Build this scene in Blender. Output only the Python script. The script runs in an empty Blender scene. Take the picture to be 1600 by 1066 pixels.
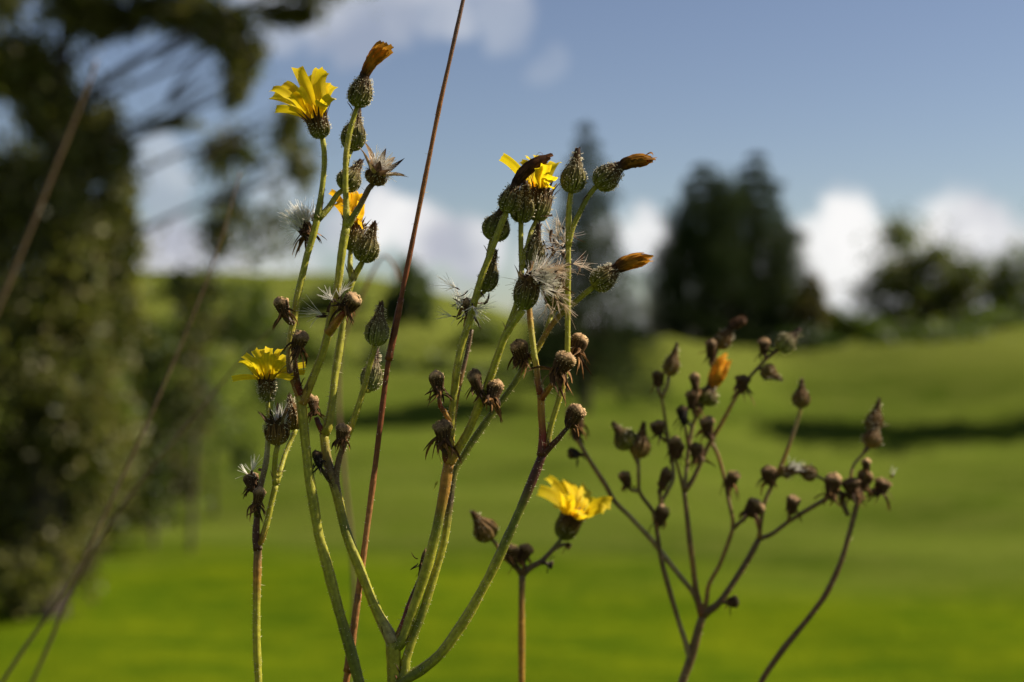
import bpy, math, random
import numpy as np
from mathutils import Vector, Matrix

R = math.radians
sc = bpy.context.scene
COL = sc.collection

# ------------------------------------------------------------------ camera
CAMZ = 0.62
FPX = 1600 * 50.0 / 36.0
FOC = 0.45
cam = bpy.data.cameras.new('camera')
cam.lens = 50.0
cam.sensor_width = 36.0
cam.clip_start = 0.02
cam.clip_end = 6000
cam.dof.use_dof = True
cam.dof.focus_distance = FOC
cam.dof.aperture_fstop = 8.6
camo = bpy.data.objects.new('camera', cam)
COL.objects.link(camo)
camo.location = (0, 0, CAMZ)
camo.rotation_euler = (R(90), 0, 0)
sc.camera = camo

# ------------------------------------------------------------------ sky, sun, exposure
SUN_EL, SUN_AZ = R(40), R(80)          # azimuth to the right of the view direction (+Y)
sun_dir = Vector((math.sin(SUN_AZ) * math.cos(SUN_EL), math.cos(SUN_AZ) * math.cos(SUN_EL), math.sin(SUN_EL)))
sl = bpy.data.lights.new('sun', 'SUN')
sl.energy = 5.0
sl.angle = R(0.53)
sl.color = (1.0, 0.91, 0.76)
so = bpy.data.objects.new('sun', sl)
COL.objects.link(so)
so.rotation_euler = (-sun_dir).to_track_quat('-Z', 'Y').to_euler()
so.location = (5, 5, 8)

world = bpy.data.worlds.new('World')
sc.world = world
world.use_nodes = True
nt = world.node_tree
nt.nodes.clear()


def N(tree, typ, **kw):
    n = tree.nodes.new(typ)
    for k, v in kw.items():
        setattr(n, k, v)
    return n


def L(tree, a, b):
    tree.links.new(a, b)


def mth(tree, op, a, b=None, clamp=False):
    n = N(tree, 'ShaderNodeMath', operation=op, use_clamp=clamp)
    for i, v in enumerate((a, b)):
        if v is None:
            continue
        if isinstance(v, (int, float)):
            n.inputs[i].default_value = v
        else:
            L(tree, v, n.inputs[i])
    return n.outputs[0]


def mixc(tree, fac, a, b, mode='MIX'):
    n = N(tree, 'ShaderNodeMix', data_type='RGBA', blend_type=mode)
    for sock, v in ((n.inputs[0], fac), (n.inputs[6], a), (n.inputs[7], b)):
        if isinstance(v, (int, float)):
            sock.default_value = v
        elif isinstance(v, (tuple, list)):
            sock.default_value = (*v[:3], 1)
        else:
            L(tree, v, sock)
    return n.outputs[2]


def build_world():
    out = N(nt, 'ShaderNodeOutputWorld')
    bg = N(nt, 'ShaderNodeBackground')
    bg.inputs[1].default_value = 0.05
    L(nt, bg.outputs[0], out.inputs[0])
    sky = N(nt, 'ShaderNodeTexSky', sky_type='NISHITA', sun_disc=False)
    sky.sun_elevation = SUN_EL
    sky.sun_rotation = SUN_AZ
    sky.altitude = 600
    sky.air_density = 1.0
    sky.dust_density = 0.6
    sky.ozone_density = 1.2
    hs = N(nt, 'ShaderNodeHueSaturation')
    hs.inputs['Saturation'].default_value = 0.95
    hs.inputs['Hue'].default_value = 0.512
    hs.inputs['Value'].default_value = 0.93
    L(nt, sky.outputs[0], hs.inputs['Color'])
    # cumulus banks low over the hills: direction blobs broken up by noise, same noise band all round
    tc = N(nt, 'ShaderNodeTexCoord')
    nz = N(nt, 'ShaderNodeTexNoise')
    nz.inputs['Scale'].default_value = 13.0
    nz.inputs['Detail'].default_value = 6.0
    nz.inputs['Roughness'].default_value = 0.6
    L(nt, tc.outputs['Generated'], nz.inputs['Vector'])
    off = N(nt, 'ShaderNodeVectorMath', operation='SUBTRACT')
    L(nt, nz.outputs['Color'], off.inputs[0])
    off.inputs[1].default_value = (0.5, 0.5, 0.5)
    sca = N(nt, 'ShaderNodeVectorMath', operation='SCALE')
    sca.inputs['Scale'].default_value = 0.075
    L(nt, off.outputs[0], sca.inputs[0])
    add = N(nt, 'ShaderNodeVectorMath', operation='ADD')
    L(nt, tc.outputs['Generated'], add.inputs[0])
    L(nt, sca.outputs[0], add.inputs[1])
    cur = None
    # (azimuth deg from the view axis, elevation deg, radius, strength)
    blobs = []

    def cl(px, py, rpx, s):
        v = Vector(((px - 800) / FPX, 1.0, (533 - py) / FPX))
        blobs.append((v.normalized(), rpx / FPX, s))
    cl(1335, 372, 78, 1.0); cl(1505, 375, 88, 1.0); cl(1600, 430, 80, 1.0); cl(1290, 440, 70, .95)
    cl(1420, 440, 115, 1.0); cl(1720, 420, 120, 1.0); cl(1850, 380, 120, 1.0)
    cl(1245, 415, 60, .9); cl(1420, 395, 60, .9); cl(1560, 500, 70, .9); cl(1350, 480, 70, .85); cl(1460, 480, 80, .9); cl(1250, 470, 55, .8); cl(1415, 385, 62, .9)
    cl(600, 350, 50, .95); cl(660, 365, 62, 1.0); cl(740, 380, 58, .9); cl(540, 350, 48, .7); cl(690, 470, 45, .45)
    cl(1020, 380, 60, .9); cl(940, 400, 60, .7); cl(950, 500, 55, .75); cl(860, 420, 55, .6)
    cl(270, 395, 72, 1.0); cl(225, 420, 55, .95); cl(350, 425, 62, .8); cl(250, 300, 50, .35); cl(420, 400, 60, .5); cl(480, 420, 50, .45)
    cl(430, 300, 60, .25); cl(230, 250, 45, .25)
    cl(500, 5, 75, .48); cl(600, 8, 70, .42); cl(430, 50, 50, .25); cl(690, 20, 60, .36); cl(780, 30, 60, .22); cl(880, 110, 40, .12); cl(560, 60, 50, .4)
    cl(600, -60, 100, .5); cl(420, -50, 90, .45); cl(770, -70, 80, .4)
    for c, r, s in blobs:
        d = N(nt, 'ShaderNodeVectorMath', operation='DISTANCE')
        L(nt, add.outputs[0], d.inputs[0])
        d.inputs[1].default_value = c
        mr = N(nt, 'ShaderNodeMapRange', interpolation_type='SMOOTHSTEP')
        L(nt, d.outputs['Value'], mr.inputs['Value'])
        mr.inputs['From Min'].default_value = r * 1.12
        mr.inputs['From Max'].default_value = r * 0.62
        mr.inputs['To Min'].default_value = 0
        mr.inputs['To Max'].default_value = s
        cur = mr.outputs[0] if cur is None else mth(nt, 'MAXIMUM', cur, mr.outputs[0])
    # the same bank of cumulus continuing round the rest of the horizon
    sep = N(nt, 'ShaderNodeSeparateXYZ')
    L(nt, tc.outputs['Generated'], sep.inputs[0])
    n2 = N(nt, 'ShaderNodeTexNoise')
    n2.inputs['Scale'].default_value = 4.0
    n2.inputs['Detail'].default_value = 7.0
    L(nt, tc.outputs['Generated'], n2.inputs['Vector'])
    thr = N(nt, 'ShaderNodeMapRange', interpolation_type='SMOOTHSTEP')
    L(nt, n2.outputs['Fac'], thr.inputs['Value'])
    thr.inputs['From Min'].default_value = 0.5
    thr.inputs['From Max'].default_value = 0.6
    side = N(nt, 'ShaderNodeMapRange')           # outside the part of the sky seen in the photograph
    L(nt, sep.outputs['Y'], side.inputs['Value'])
    side.inputs['From Min'].default_value = 0.90
    side.inputs['From Max'].default_value = 0.82
    el = N(nt, 'ShaderNodeMapRange')
    L(nt, sep.outputs['Z'], el.inputs['Value'])
    el.inputs['From Min'].default_value = 0.55
    el.inputs['From Max'].default_value = 0.1
    oth = mth(nt, 'MULTIPLY', mth(nt, 'MULTIPLY', thr.outputs[0], side.outputs[0]), el.outputs[0])
    cur = mth(nt, 'MAXIMUM', cur, oth)
    # soft inner modelling of the clouds
    n3 = N(nt, 'ShaderNodeTexNoise')
    n3.inputs['Scale'].default_value = 14
    n3.inputs['Detail'].default_value = 4
    L(nt, tc.outputs['Generated'], n3.inputs['Vector'])
    n3r = N(nt, 'ShaderNodeMapRange')
    L(nt, n3.outputs['Fac'], n3r.inputs['Value'])
    n3r.inputs['From Min'].default_value = 0.36
    n3r.inputs['From Max'].default_value = 0.6
    ccol = mixc(nt, n3r.outputs[0], (5.2, 5.4, 6.2), (10.4, 10.3, 10.2))
    col = mixc(nt, cur, hs.outputs[0], ccol)
    L(nt, col, bg.inputs[0])


build_world()
vs = sc.view_settings
vs.view_transform = 'Standard'
vs.look = 'None'
vs.exposure = 0.9
vs.gamma = 1.0
vs.use_curve_mapping = False
sc.cycles.use_denoising = True
sc.cycles.max_bounces = 6
sc.cycles.transparent_max_bounces = 4
sc.cycles.sample_clamp_indirect = 4.0

# ------------------------------------------------------------------ materials
MATS = {}


def mat(name):
    m = bpy.data.materials.new(name)
    m.use_nodes = True
    m.node_tree.nodes.clear()
    MATS[name] = m
    t = m.node_tree
    return m, t, N(t, 'ShaderNodeOutputMaterial')


def tissue(name, rough, trans, scale, lo, hi, spec=0.3, bump=0.0, coat=0.0, tcol=None):
    """thin plant tissue: pigment from the colour attribute, mottled; part of the light passes through"""
    m, t, out = mat(name)
    at = N(t, 'ShaderNodeAttribute', attribute_name='col')
    tc = N(t, 'ShaderNodeTexCoord')
    nz = N(t, 'ShaderNodeTexNoise')
    nz.inputs['Scale'].default_value = scale
    nz.inputs['Detail'].default_value = 4
    L(t, tc.outputs['Object'], nz.inputs['Vector'])
    mr = N(t, 'ShaderNodeMapRange')
    L(t, nz.outputs['Fac'], mr.inputs['Value'])
    mr.inputs['From Min'].default_value = 0.3
    mr.inputs['From Max'].default_value = 0.7
    mr.inputs['To Min'].default_value = lo
    mr.inputs['To Max'].default_value = hi
    vm = N(t, 'ShaderNodeVectorMath', operation='SCALE')
    L(t, at.outputs['Color'], vm.inputs[0])
    L(t, mr.outputs[0], vm.inputs['Scale'])
    p = N(t, 'ShaderNodeBsdfPrincipled')
    L(t, vm.outputs[0], p.inputs['Base Color'])
    p.inputs['Roughness'].default_value = rough
    p.inputs['Specular IOR Level'].default_value = spec
    if bump:
        b = N(t, 'ShaderNodeBump')
        b.inputs['Strength'].default_value = bump
        b.inputs['Distance'].default_value = 0.0004
        n2 = N(t, 'ShaderNodeTexNoise')
        n2.inputs['Scale'].default_value = scale * 3
        L(t, tc.outputs['Object'], n2.inputs['Vector'])
        L(t, n2.outputs['Fac'], b.inputs['Height'])
        L(t, b.outputs[0], p.inputs['Normal'])
    if trans > 0:
        tr = N(t, 'ShaderNodeBsdfTranslucent')
        src = vm.outputs[0]
        if tcol:
            src = mixc(t, 1.0, vm.outputs[0], tcol, 'MULTIPLY')
        L(t, src, tr.inputs['Color'])
        mx = N(t, 'ShaderNodeMixShader')
        mx.inputs[0].default_value = trans
        L(t, p.outputs[0], mx.inputs[1])
        L(t, tr.outputs[0], mx.inputs[2])
        L(t, mx.outputs[0], out.inputs[0])
    else:
        L(t, p.outputs[0], out.inputs[0])
    return m


M_STEM = tissue('stem_tissue', 0.5, 0.3, 700, 0.7, 1.25, spec=0.35, bump=0.35)
M_GREEN = tissue('involucre_tissue', 0.68, 0.15, 900, 0.6, 1.3, spec=0.15, bump=0.4)
M_PETAL = tissue('petal_tissue', 0.6, 0.55, 260, 0.85, 1.12, spec=0.15)
M_DRY = tissue('dry_bract_tissue', 0.75, 0.15, 800, 0.5, 1.5, spec=0.12, bump=0.4)
M_HAIR = tissue('plant_hair', 0.45, 0.5, 300, 0.9, 1.1, spec=0.5)
M_LEAF = tissue('tree_leaf', 0.56, 0.4, 0.6, 0.6, 1.4, spec=0.4, tcol=(1.3, 1.5, 0.6))
M_NEEDLE = tissue('needle_spray', 0.85, 0.12, 0.6, 0.6, 1.4, spec=0.05)
M_BARK = tissue('bark', 0.9, 0.0, 6, 0.5, 1.4, spec=0.1)
M_BLADE = tissue('grass_blade', 0.5, 0.35, 3, 0.7, 1.3, spec=0.3)
M_STRAW = tissue('dry_grass_stalk', 0.38, 0.0, 420, 0.65, 1.3, spec=0.5, bump=0.2)


def meadow_material():
    m, t, out = mat('meadow_grass')
    geo = N(t, 'ShaderNodeNewGeometry')
    sep = N(t, 'ShaderNodeSeparateXYZ')
    L(t, geo.outputs['Position'], sep.inputs[0])
    n1 = N(t, 'ShaderNodeTexNoise')
    n1.inputs['Scale'].default_value = 0.16
    n1.inputs['Detail'].default_value = 5
    n1.inputs['Distortion'].default_value = 0.6
    mp = N(t, 'ShaderNodeMapping')
    mp.inputs['Scale'].default_value = (0.55, 1.6, 0.2)
    L(t, geo.outputs['Position'], mp.inputs['Vector'])
    L(t, mp.outputs[0], n1.inputs['Vector'])
    n2 = N(t, 'ShaderNodeTexNoise')
    n2.inputs['Scale'].default_value = 1.1
    n2.inputs['Detail'].default_value = 6
    L(t, mp.outputs[0], n2.inputs['Vector'])
    n3 = N(t, 'ShaderNodeTexNoise')
    n3.inputs['Scale'].default_value = 22
    n3.inputs['Detail'].default_value = 3
    L(t, geo.outputs['Position'], n3.inputs['Vector'])
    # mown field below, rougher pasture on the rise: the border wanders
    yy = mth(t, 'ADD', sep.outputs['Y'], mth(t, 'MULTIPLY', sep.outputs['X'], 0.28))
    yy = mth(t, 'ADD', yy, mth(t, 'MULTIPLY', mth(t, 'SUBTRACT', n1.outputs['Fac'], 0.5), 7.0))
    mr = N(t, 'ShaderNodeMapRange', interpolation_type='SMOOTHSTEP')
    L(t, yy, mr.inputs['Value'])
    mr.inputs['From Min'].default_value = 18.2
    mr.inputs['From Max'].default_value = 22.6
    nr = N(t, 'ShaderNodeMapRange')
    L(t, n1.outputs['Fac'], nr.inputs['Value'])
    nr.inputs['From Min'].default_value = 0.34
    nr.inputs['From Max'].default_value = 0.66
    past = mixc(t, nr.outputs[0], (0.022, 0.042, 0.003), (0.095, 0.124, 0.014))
    # drier, paler turf towards the top of the rise
    hz = N(t, 'ShaderNodeMapRange', interpolation_type='SMOOTHSTEP')
    L(t, mth(t, 'ADD', sep.outputs['Z'], mth(t, 'MULTIPLY', nr.outputs[0], 0.5)), hz.inputs['Value'])
    hz.inputs['From Min'].default_value = -1.3
    hz.inputs['From Max'].default_value = 0.9
    hz.inputs['To Max'].default_value = 0.9
    past = mixc(t, hz.outputs[0], past, (0.125, 0.135, 0.026))
    past = mixc(t, mth(t, 'MULTIPLY', n2.outputs['Fac'], 0.55), past, (0.060, 0.094, 0.005))
    n4 = N(t, 'ShaderNodeTexNoise')
    n4.inputs['Scale'].default_value = 3.2
    n4.inputs['Detail'].default_value = 5
    L(t, geo.outputs['Position'], n4.inputs['Vector'])
    pr = N(t, 'ShaderNodeMapRange')
    L(t, mth(t, 'ADD', mth(t, 'MULTIPLY', n2.outputs['Fac'], 0.6), mth(t, 'MULTIPLY', n4.outputs['Fac'], 0.4)), pr.inputs['Value'])
    pr.inputs['From Min'].default_value = 0.36
    pr.inputs['From Max'].default_value = 0.64
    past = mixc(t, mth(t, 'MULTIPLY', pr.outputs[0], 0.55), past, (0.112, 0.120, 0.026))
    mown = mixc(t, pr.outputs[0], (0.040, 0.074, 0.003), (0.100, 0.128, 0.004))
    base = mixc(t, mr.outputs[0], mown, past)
    v = N(t, 'ShaderNodeMapRange')
    L(t, n3.outputs['Fac'], v.inputs['Value'])
    v.inputs['From Min'].default_value = 0.3
    v.inputs['From Max'].default_value = 0.7
    v.inputs['To Min'].default_value = 0.65
    v.inputs['To Max'].default_value = 1.3
    vm = N(t, 'ShaderNodeVectorMath', operation='SCALE')
    L(t, base, vm.inputs[0])
    L(t, v.outputs[0], vm.inputs['Scale'])
    p = N(t, 'ShaderNodeBsdfPrincipled')
    p.inputs['Roughness'].default_value = 0.85
    p.inputs['Specular IOR Level'].default_value = 0.0
    L(t, vm.outputs[0], p.inputs['Base Color'])
    b = N(t, 'ShaderNodeBump')
    b.inputs['Strength'].default_value = 0.5
    b.inputs['Distance'].default_value = 0.06
    L(t, n3.outputs['Fac'], b.inputs['Height'])
    L(t, b.outputs[0], p.inputs['Normal'])
    L(t, p.outputs[0], out.inputs[0])
    return m


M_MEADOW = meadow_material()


# ------------------------------------------------------------------ mesh collector
class MB:
    def __init__(self):
        self.v, self.f, self.c, self.mi = [], [], [], []

    def add(self, verts, faces, cols, mi=0):
        o = len(self.v)
        self.v.extend(verts)
        self.c.extend(cols)
        for f in faces:
            self.f.append(tuple(i + o for i in f))
            self.mi.append(mi)

    def build(self, name, mats, parent=None, basis=None, smooth=True):
        me = bpy.data.meshes.new(name)
        me.from_pydata([tuple(p) for p in self.v], [], self.f)
        ca = me.color_attributes.new('col', 'FLOAT_COLOR', 'POINT')
        arr = np.ones((len(self.v), 4), np.float32)
        arr[:, :3] = np.array([tuple(c[:3]) for c in self.c], np.float32).reshape(-1, 3)
        ca.data.foreach_set('color', arr.ravel())
        if not isinstance(mats, (list, tuple)):
            mats = [mats]
        for m in mats:
            me.materials.append(m)
        me.polygons.foreach_set('material_index', np.array(self.mi, np.int32))
        if smooth:
            me.polygons.foreach_set('use_smooth', np.ones(len(self.f), bool))
        me.update()
        o = bpy.data.objects.new(name, me)
        COL.objects.link(o)
        if parent:
            o.parent = parent
        if basis is not None:
            o.matrix_basis = basis
        return o


def tag(o, label=None, cat=None, group=None, kind=None):
    if label: o['label'] = label
    if cat: o['category'] = cat
    if group: o['group'] = group
    if kind: o['kind'] = kind
    return o


def empty(name, loc):
    o = bpy.data.objects.new(name, None)
    o.empty_display_size = 0.05
    COL.objects.link(o)
    o.location = loc
    return o


def lerp(a, b, t):
    return tuple(x + (y - x) * t for x, y in zip(a, b))


def ramp(stops, t):
    n = len(stops)
    if n == 1:
        return stops[0]
    f = max(0.0, min(0.9999, t)) * (n - 1)
    i = int(f)
    return lerp(stops[i], stops[i + 1], f - i)


def catmull(pts, step):
    """resample a list of Vectors with a Catmull-Rom spline"""
    step = max(step, 1e-5)
    if len(pts) == 2:
        n = max(2, int((pts[1] - pts[0]).length / step))
        return [pts[0].lerp(pts[1], i / n) for i in range(n + 1)]
    P = [pts[0] * 2 - pts[1]] + pts + [pts[-1] * 2 - pts[-2]]
    out = []
    for i in range(1, len(P) - 2):
        a, b, c, d = P[i - 1], P[i], P[i + 1], P[i + 2]
        n = max(1, int((c - b).length / step))
        for k in range(n):
            t = k / n
            out.append(0.5 * ((2 * b) + (c - a) * t + (2 * a - 5 * b + 4 * c - d) * t * t + (3 * b - a - 3 * c + d) * t ** 3))
    out.append(pts[-1])
    return out


def frames(path):
    T = []
    for i in range(len(path)):
        a = path[max(0, i - 1)]
        b = path[min(len(path) - 1, i + 1)]
        d = b - a
        T.append(d.normalized() if d.length > 1e-9 else Vector((0, 0, 1)))
    u = T[0].orthogonal().normalized()
    fr = []
    for t in T:
        u = u - t * u.dot(t)
        u = u.normalized() if u.length > 1e-6 else t.orthogonal().normalized()
        fr.append((t, u, t.cross(u)))
    return fr


def tube(mb, path, radii, cols, sides=10, rng=None, rib=0.0, mi=0, cap=True):
    fr = frames(path)
    vs, cs, fs = [], [], []
    for i, (p, r) in enumerate(zip(path, radii)):
        t, u, w = fr[i]
        for k in range(sides):
            a = 2 * math.pi * k / sides
            rr = r * (1 + (rib if k % 2 else -rib))
            if rng:
                rr *= 1 + rng.uniform(-.03, .03)
            vs.append(p + u * math.cos(a) * rr + w * math.sin(a) * rr)
            c = cols[i]
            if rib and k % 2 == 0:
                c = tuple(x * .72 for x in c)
            cs.append(c)
    for i in range(len(path) - 1):
        for k in range(sides):
            a, b = i * sides + k, i * sides + (k + 1) % sides
            fs.append((a, b, b + sides, a + sides))
    if cap:
        fs.append(tuple(range(sides - 1, -1, -1)))
        n = (len(path) - 1) * sides
        fs.append(tuple(range(n, n + sides)))
    mb.add(vs, fs, cs, mi)


def spike(mb, p, d, ln, r, col, mi, col2=None):
    """a fine hair: three-sided cone"""
    u = d.orthogonal().normalized()
    w = d.cross(u)
    vs = [p + u * r, p - u * r * .5 + w * r * .87, p - u * r * .5 - w * r * .87, p + d * ln]
    mb.add(vs, [(0, 1, 3), (1, 2, 3), (2, 0, 3)], [col, col, col, col2 or col], mi)


def ribbon(mb, path, widths, sidev, cols, mi=0, cup=0.0, colmid=None, teeth=None, rng=None, twist=0.0, stripe=1.0):
    """a blade with five columns: path, half-widths, side vector; slightly cupped"""
    n = len(path)
    vs, cs, fs = [], [], []
    for i, p in enumerate(path):
        a, b = path[max(0, i - 1)], path[min(n - 1, i + 1)]
        t = (b - a).normalized()
        s = sidev - t * sidev.dot(t)
        s = s.normalized() if s.length > 1e-6 else t.orthogonal().normalized()
        if twist:
            s = Matrix.Rotation(twist * i / (n - 1), 3, t) @ s
        nn = t.cross(s)
        for k in range(5):
            x = (k - 2) / 2
            q = p + s * x * widths[i] + nn * (abs(x) ** 2) * widths[i] * cup + nn * widths[i] * (.07 if k % 2 else -.05)
            if teeth and i == n - 1:
                q = q + t * teeth * (0.5 if k % 2 == 0 else -0.6) * (1 + (rng.uniform(-.4, .4) if rng else 0))
            vs.append(q)
            c = cols[i]
            if colmid and k == 2:
                c = colmid[i]
            if k % 2 and stripe != 1.0:
                c = (c[0] * stripe, c[1] * stripe * .96, c[2])
            cs.append(c)
    for i in range(n - 1):
        for k in range(4):
            a = i * 5 + k
            fs.append((a, a + 1, a + 6, a + 5))
    mb.add(vs, fs, cs, mi)


# ------------------------------------------------------------------ placing by sight line
def P(px, py, d):
    return Vector(((px - 800) / FPX * d, d, CAMZ + (533 - py) / FPX * d))


# ------------------------------------------------------------------ terrain
COLS = np.array([-3200, -800, 0, 250, 560, 760, 900, 1040, 1230, 1400, 1600, 2200, 4500], float)
# depth : image row in each column (level lines of the hillside), measured from the photograph
ROWS = {
    30: [770] * 7 + [775, 790, 800, 800, 800, 800],
    45: [640, 640, 650, 645, 640, 642, 645, 650, 695, 706, 700, 690, 690],
    52: [600, 600, 610, 610, 605, 605, 605, 588, 632, 630, 618, 610, 610],
    60: [560, 560, 570, 570, 570, 575, 580, 524, 557, 535, 516, 500, 500],
    75: [500, 500, 500, 500, 505, 535, 560, 545, 565, 560, 540, 520, 520],
    95: [430, 430, 433, 432, 436, 480, 530, 550, 566, 566, 560, 540, 540],
    125: [440, 440, 445, 445, 450, 500, 540, 556, 566, 568, 565, 550, 550],
}
YK = sorted(ROWS)


def smooth(t):
    return t * t * (3 - 2 * t)


def ground(x, y):
    """terrain height: bank by the camera, field below it, hillside beyond"""
    if y < 1.3:
        z = 0.0
    elif y < 11.5:
        t = (y - 1.3) / 10.2
        z = -2.68 * (0.45 * t + 0.55 * smooth(t))
    elif y < 21:
        z = -2.68
    else:
        c = 800 + x / y * FPX
        keys = [21.0] + [float(k) for k in YK] + [220.0, 700.0, 4000.0]

        def zz(k):
            if k == 21.0:
                return -2.68
            if k == 220.0:
                return -5.0
            if k == 700.0:
                return -14.0
            if k == 4000.0:
                return -60.0
            row = float(np.interp(c, COLS, ROWS[int(k)]))
            return CAMZ + (533 - row) / FPX * k
        y = min(y, 3999.0)
        i = max(j for j in range(len(keys) - 1) if keys[j] <= y)
        t = (y - keys[i]) / (keys[i + 1] - keys[i])
        z0, z1 = zz(keys[i]), zz(keys[i + 1])
        zp = zz(keys[i - 1]) if i > 0 else z0
        zn = zz(keys[i + 2]) if i + 2 < len(keys) else z1
        h = keys[i + 1] - keys[i]
        m0 = (z1 - zp) / (keys[i + 1] - keys[i - 1]) * h if i > 0 else 0.0
        m1 = (zn - z0) / (keys[i + 2] - keys[i]) * h if i + 2 < len(keys) else z1 - z0
        t2, t3 = t * t, t ** 3
        z = (2 * t3 - 3 * t2 + 1) * z0 + (t3 - 2 * t2 + t) * m0 + (-2 * t3 + 3 * t2) * z1 + (t3 - t2) * m1
        # hollows and cattle terraces across the pasture
        if y < 140:
            w = min(1, (y - 21) / 6) * min(1, (140 - y) / 40)
            z += w * (0.2 * math.sin(y * 0.75 + 0.25 * x + 1.2 * math.sin(x * .21)) + 0.10 * math.sin(0.5 * x + 0.31 * y))
            # the hollow on the right, below the crest
            d2 = ((x - 15.5) / 7.5) ** 2 + ((y - 47.5) / 2.6) ** 2
            z -= 0.3 * math.exp(-d2)
            d2 = ((x - 9.5) / 2.5) ** 2 + ((y - 44) / 1.8) ** 2
            z -= 0.15 * math.exp(-d2)
    if y > 3:
        z += 0.03 * math.sin(x * 1.3 + y * .9) * min(1, (y - 3) / 5)
    return z


def build_ground():
    ys = [-40, -15, -6, -2, -.5, 0, .3, .6, .9, 1.1, 1.3]
    y = 1.6
    while y < 140:
        ys.append(y)
        y += max(0.3, min(0.9, y * 0.02))
    ys += [150, 165, 185, 220, 300, 420, 700, 1200, 2200, 4000]
    nx = 150
    vs, fs, cs = [], [], []
    for y in ys:
        half = max(18, abs(y) * 1.15 + 12)
        for i in range(nx + 1):
            u = i / nx * 2 - 1
            x = half * (0.6 * u + 0.4 * u ** 3)
            vs.append((x, y, ground(x, y)))
    for j in range(len(ys) - 1):
        for i in range(nx):
            a = j * (nx + 1) + i
            fs.append((a, a + 1, a + nx + 2, a + nx + 1))
    mb = MB()
    mb.add(vs, fs, [(1, 1, 1)] * len(vs))
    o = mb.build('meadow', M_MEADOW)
    tag(o, 'green meadow rolling up to a low grassy hill', None, None, 'structure')


build_ground()


# ------------------------------------------------------------------ trees and shrubs
def leaf_cloud(name, rng, centers, n, size, cols, material, parent, basis, needle=False, soft=False):
    """many small leaf faces spread through ellipsoids (numpy); centers: (pos, (rx,ry,rz), weight)"""
    w = np.array([c[2] for c in centers], float)
    w /= w.sum()
    r = np.random.default_rng(rng.randrange(1 << 30))
    pick = r.choice(len(centers), n, p=w)
    pos = np.array([tuple(c[0]) for c in centers])[pick]
    rad = np.array([c[1] for c in centers])[pick]
    d = r.normal(size=(n, 3))
    d /= np.linalg.norm(d, axis=1)[:, None]
    d *= (np.abs(r.normal(size=n)) * .62 if soft else r.random(n) ** 0.45)[:, None]
    pos = pos + d * rad
    # gather leaves into sprays so that gaps show between them
    ax = r.normal(size=(n, 3))
    if needle:
        ax[:, 2] = -np.abs(ax[:, 2]) * .6
    ax /= np.linalg.norm(ax, axis=1)[:, None]
    bx = np.cross(ax, r.normal(size=(n, 3)))
    bx /= np.linalg.norm(bx, axis=1)[:, None]
    s = size * (0.6 + 0.8 * r.random(n))[:, None]
    asp = 0.22 if needle else 0.55
    nn = np.cross(ax, bx)
    V = np.empty((n, 4, 3))
    V[:, 0] = pos - ax * s
    V[:, 1] = pos + bx * s * asp + nn * s * .12
    V[:, 2] = pos + ax * s
    V[:, 3] = pos - bx * s * asp + nn * s * .12
    me = bpy.data.meshes.new(name)
    me.vertices.add(n * 4)
    me.vertices.foreach_set('co', V.reshape(-1))
    me.loops.add(n * 4)
    me.loops.foreach_set('vertex_index', np.arange(n * 4, dtype=np.int32))
    me.polygons.add(n)
    me.polygons.foreach_set('loop_start', np.arange(0, n * 4, 4, dtype=np.int32))
    me.update(calc_edges=True)
    ca = me.color_attributes.new('col', 'FLOAT_COLOR', 'POINT')
    cc = np.array(cols)
    t = r.random(n)[:, None]
    c = cc[r.integers(0, len(cc), n)] * (1 - t) + cc[r.integers(0, len(cc), n)] * t
    arr = np.ones((n, 4, 4), np.float32)
    arr[:, :, :3] = c[:, None, :]
    ca.data.foreach_set('color', arr.reshape(-1))
    me.materials.append(material)
    o = bpy.data.objects.new(name, me)
    COL.objects.link(o)
    o.parent = parent
    return o


BARKC = (0.07, 0.055, 0.045)


def limb(mb, a, b, r0, r1, rng, sag=0.0, sides=7, col=BARKC):
    m = a.lerp(b, .5) + Vector((rng.uniform(-1, 1), rng.uniform(-1, 1), rng.uniform(-.3, 1))) * (b - a).length * .08 + Vector((0, 0, sag))
    path = catmull([a, m, b], (b - a).length / 8)
    n = len(path)
    tube(mb, path, [r0 + (r1 - r0) * i / (n - 1) for i in range(n)], [col] * n, sides=sides, rng=rng)


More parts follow.
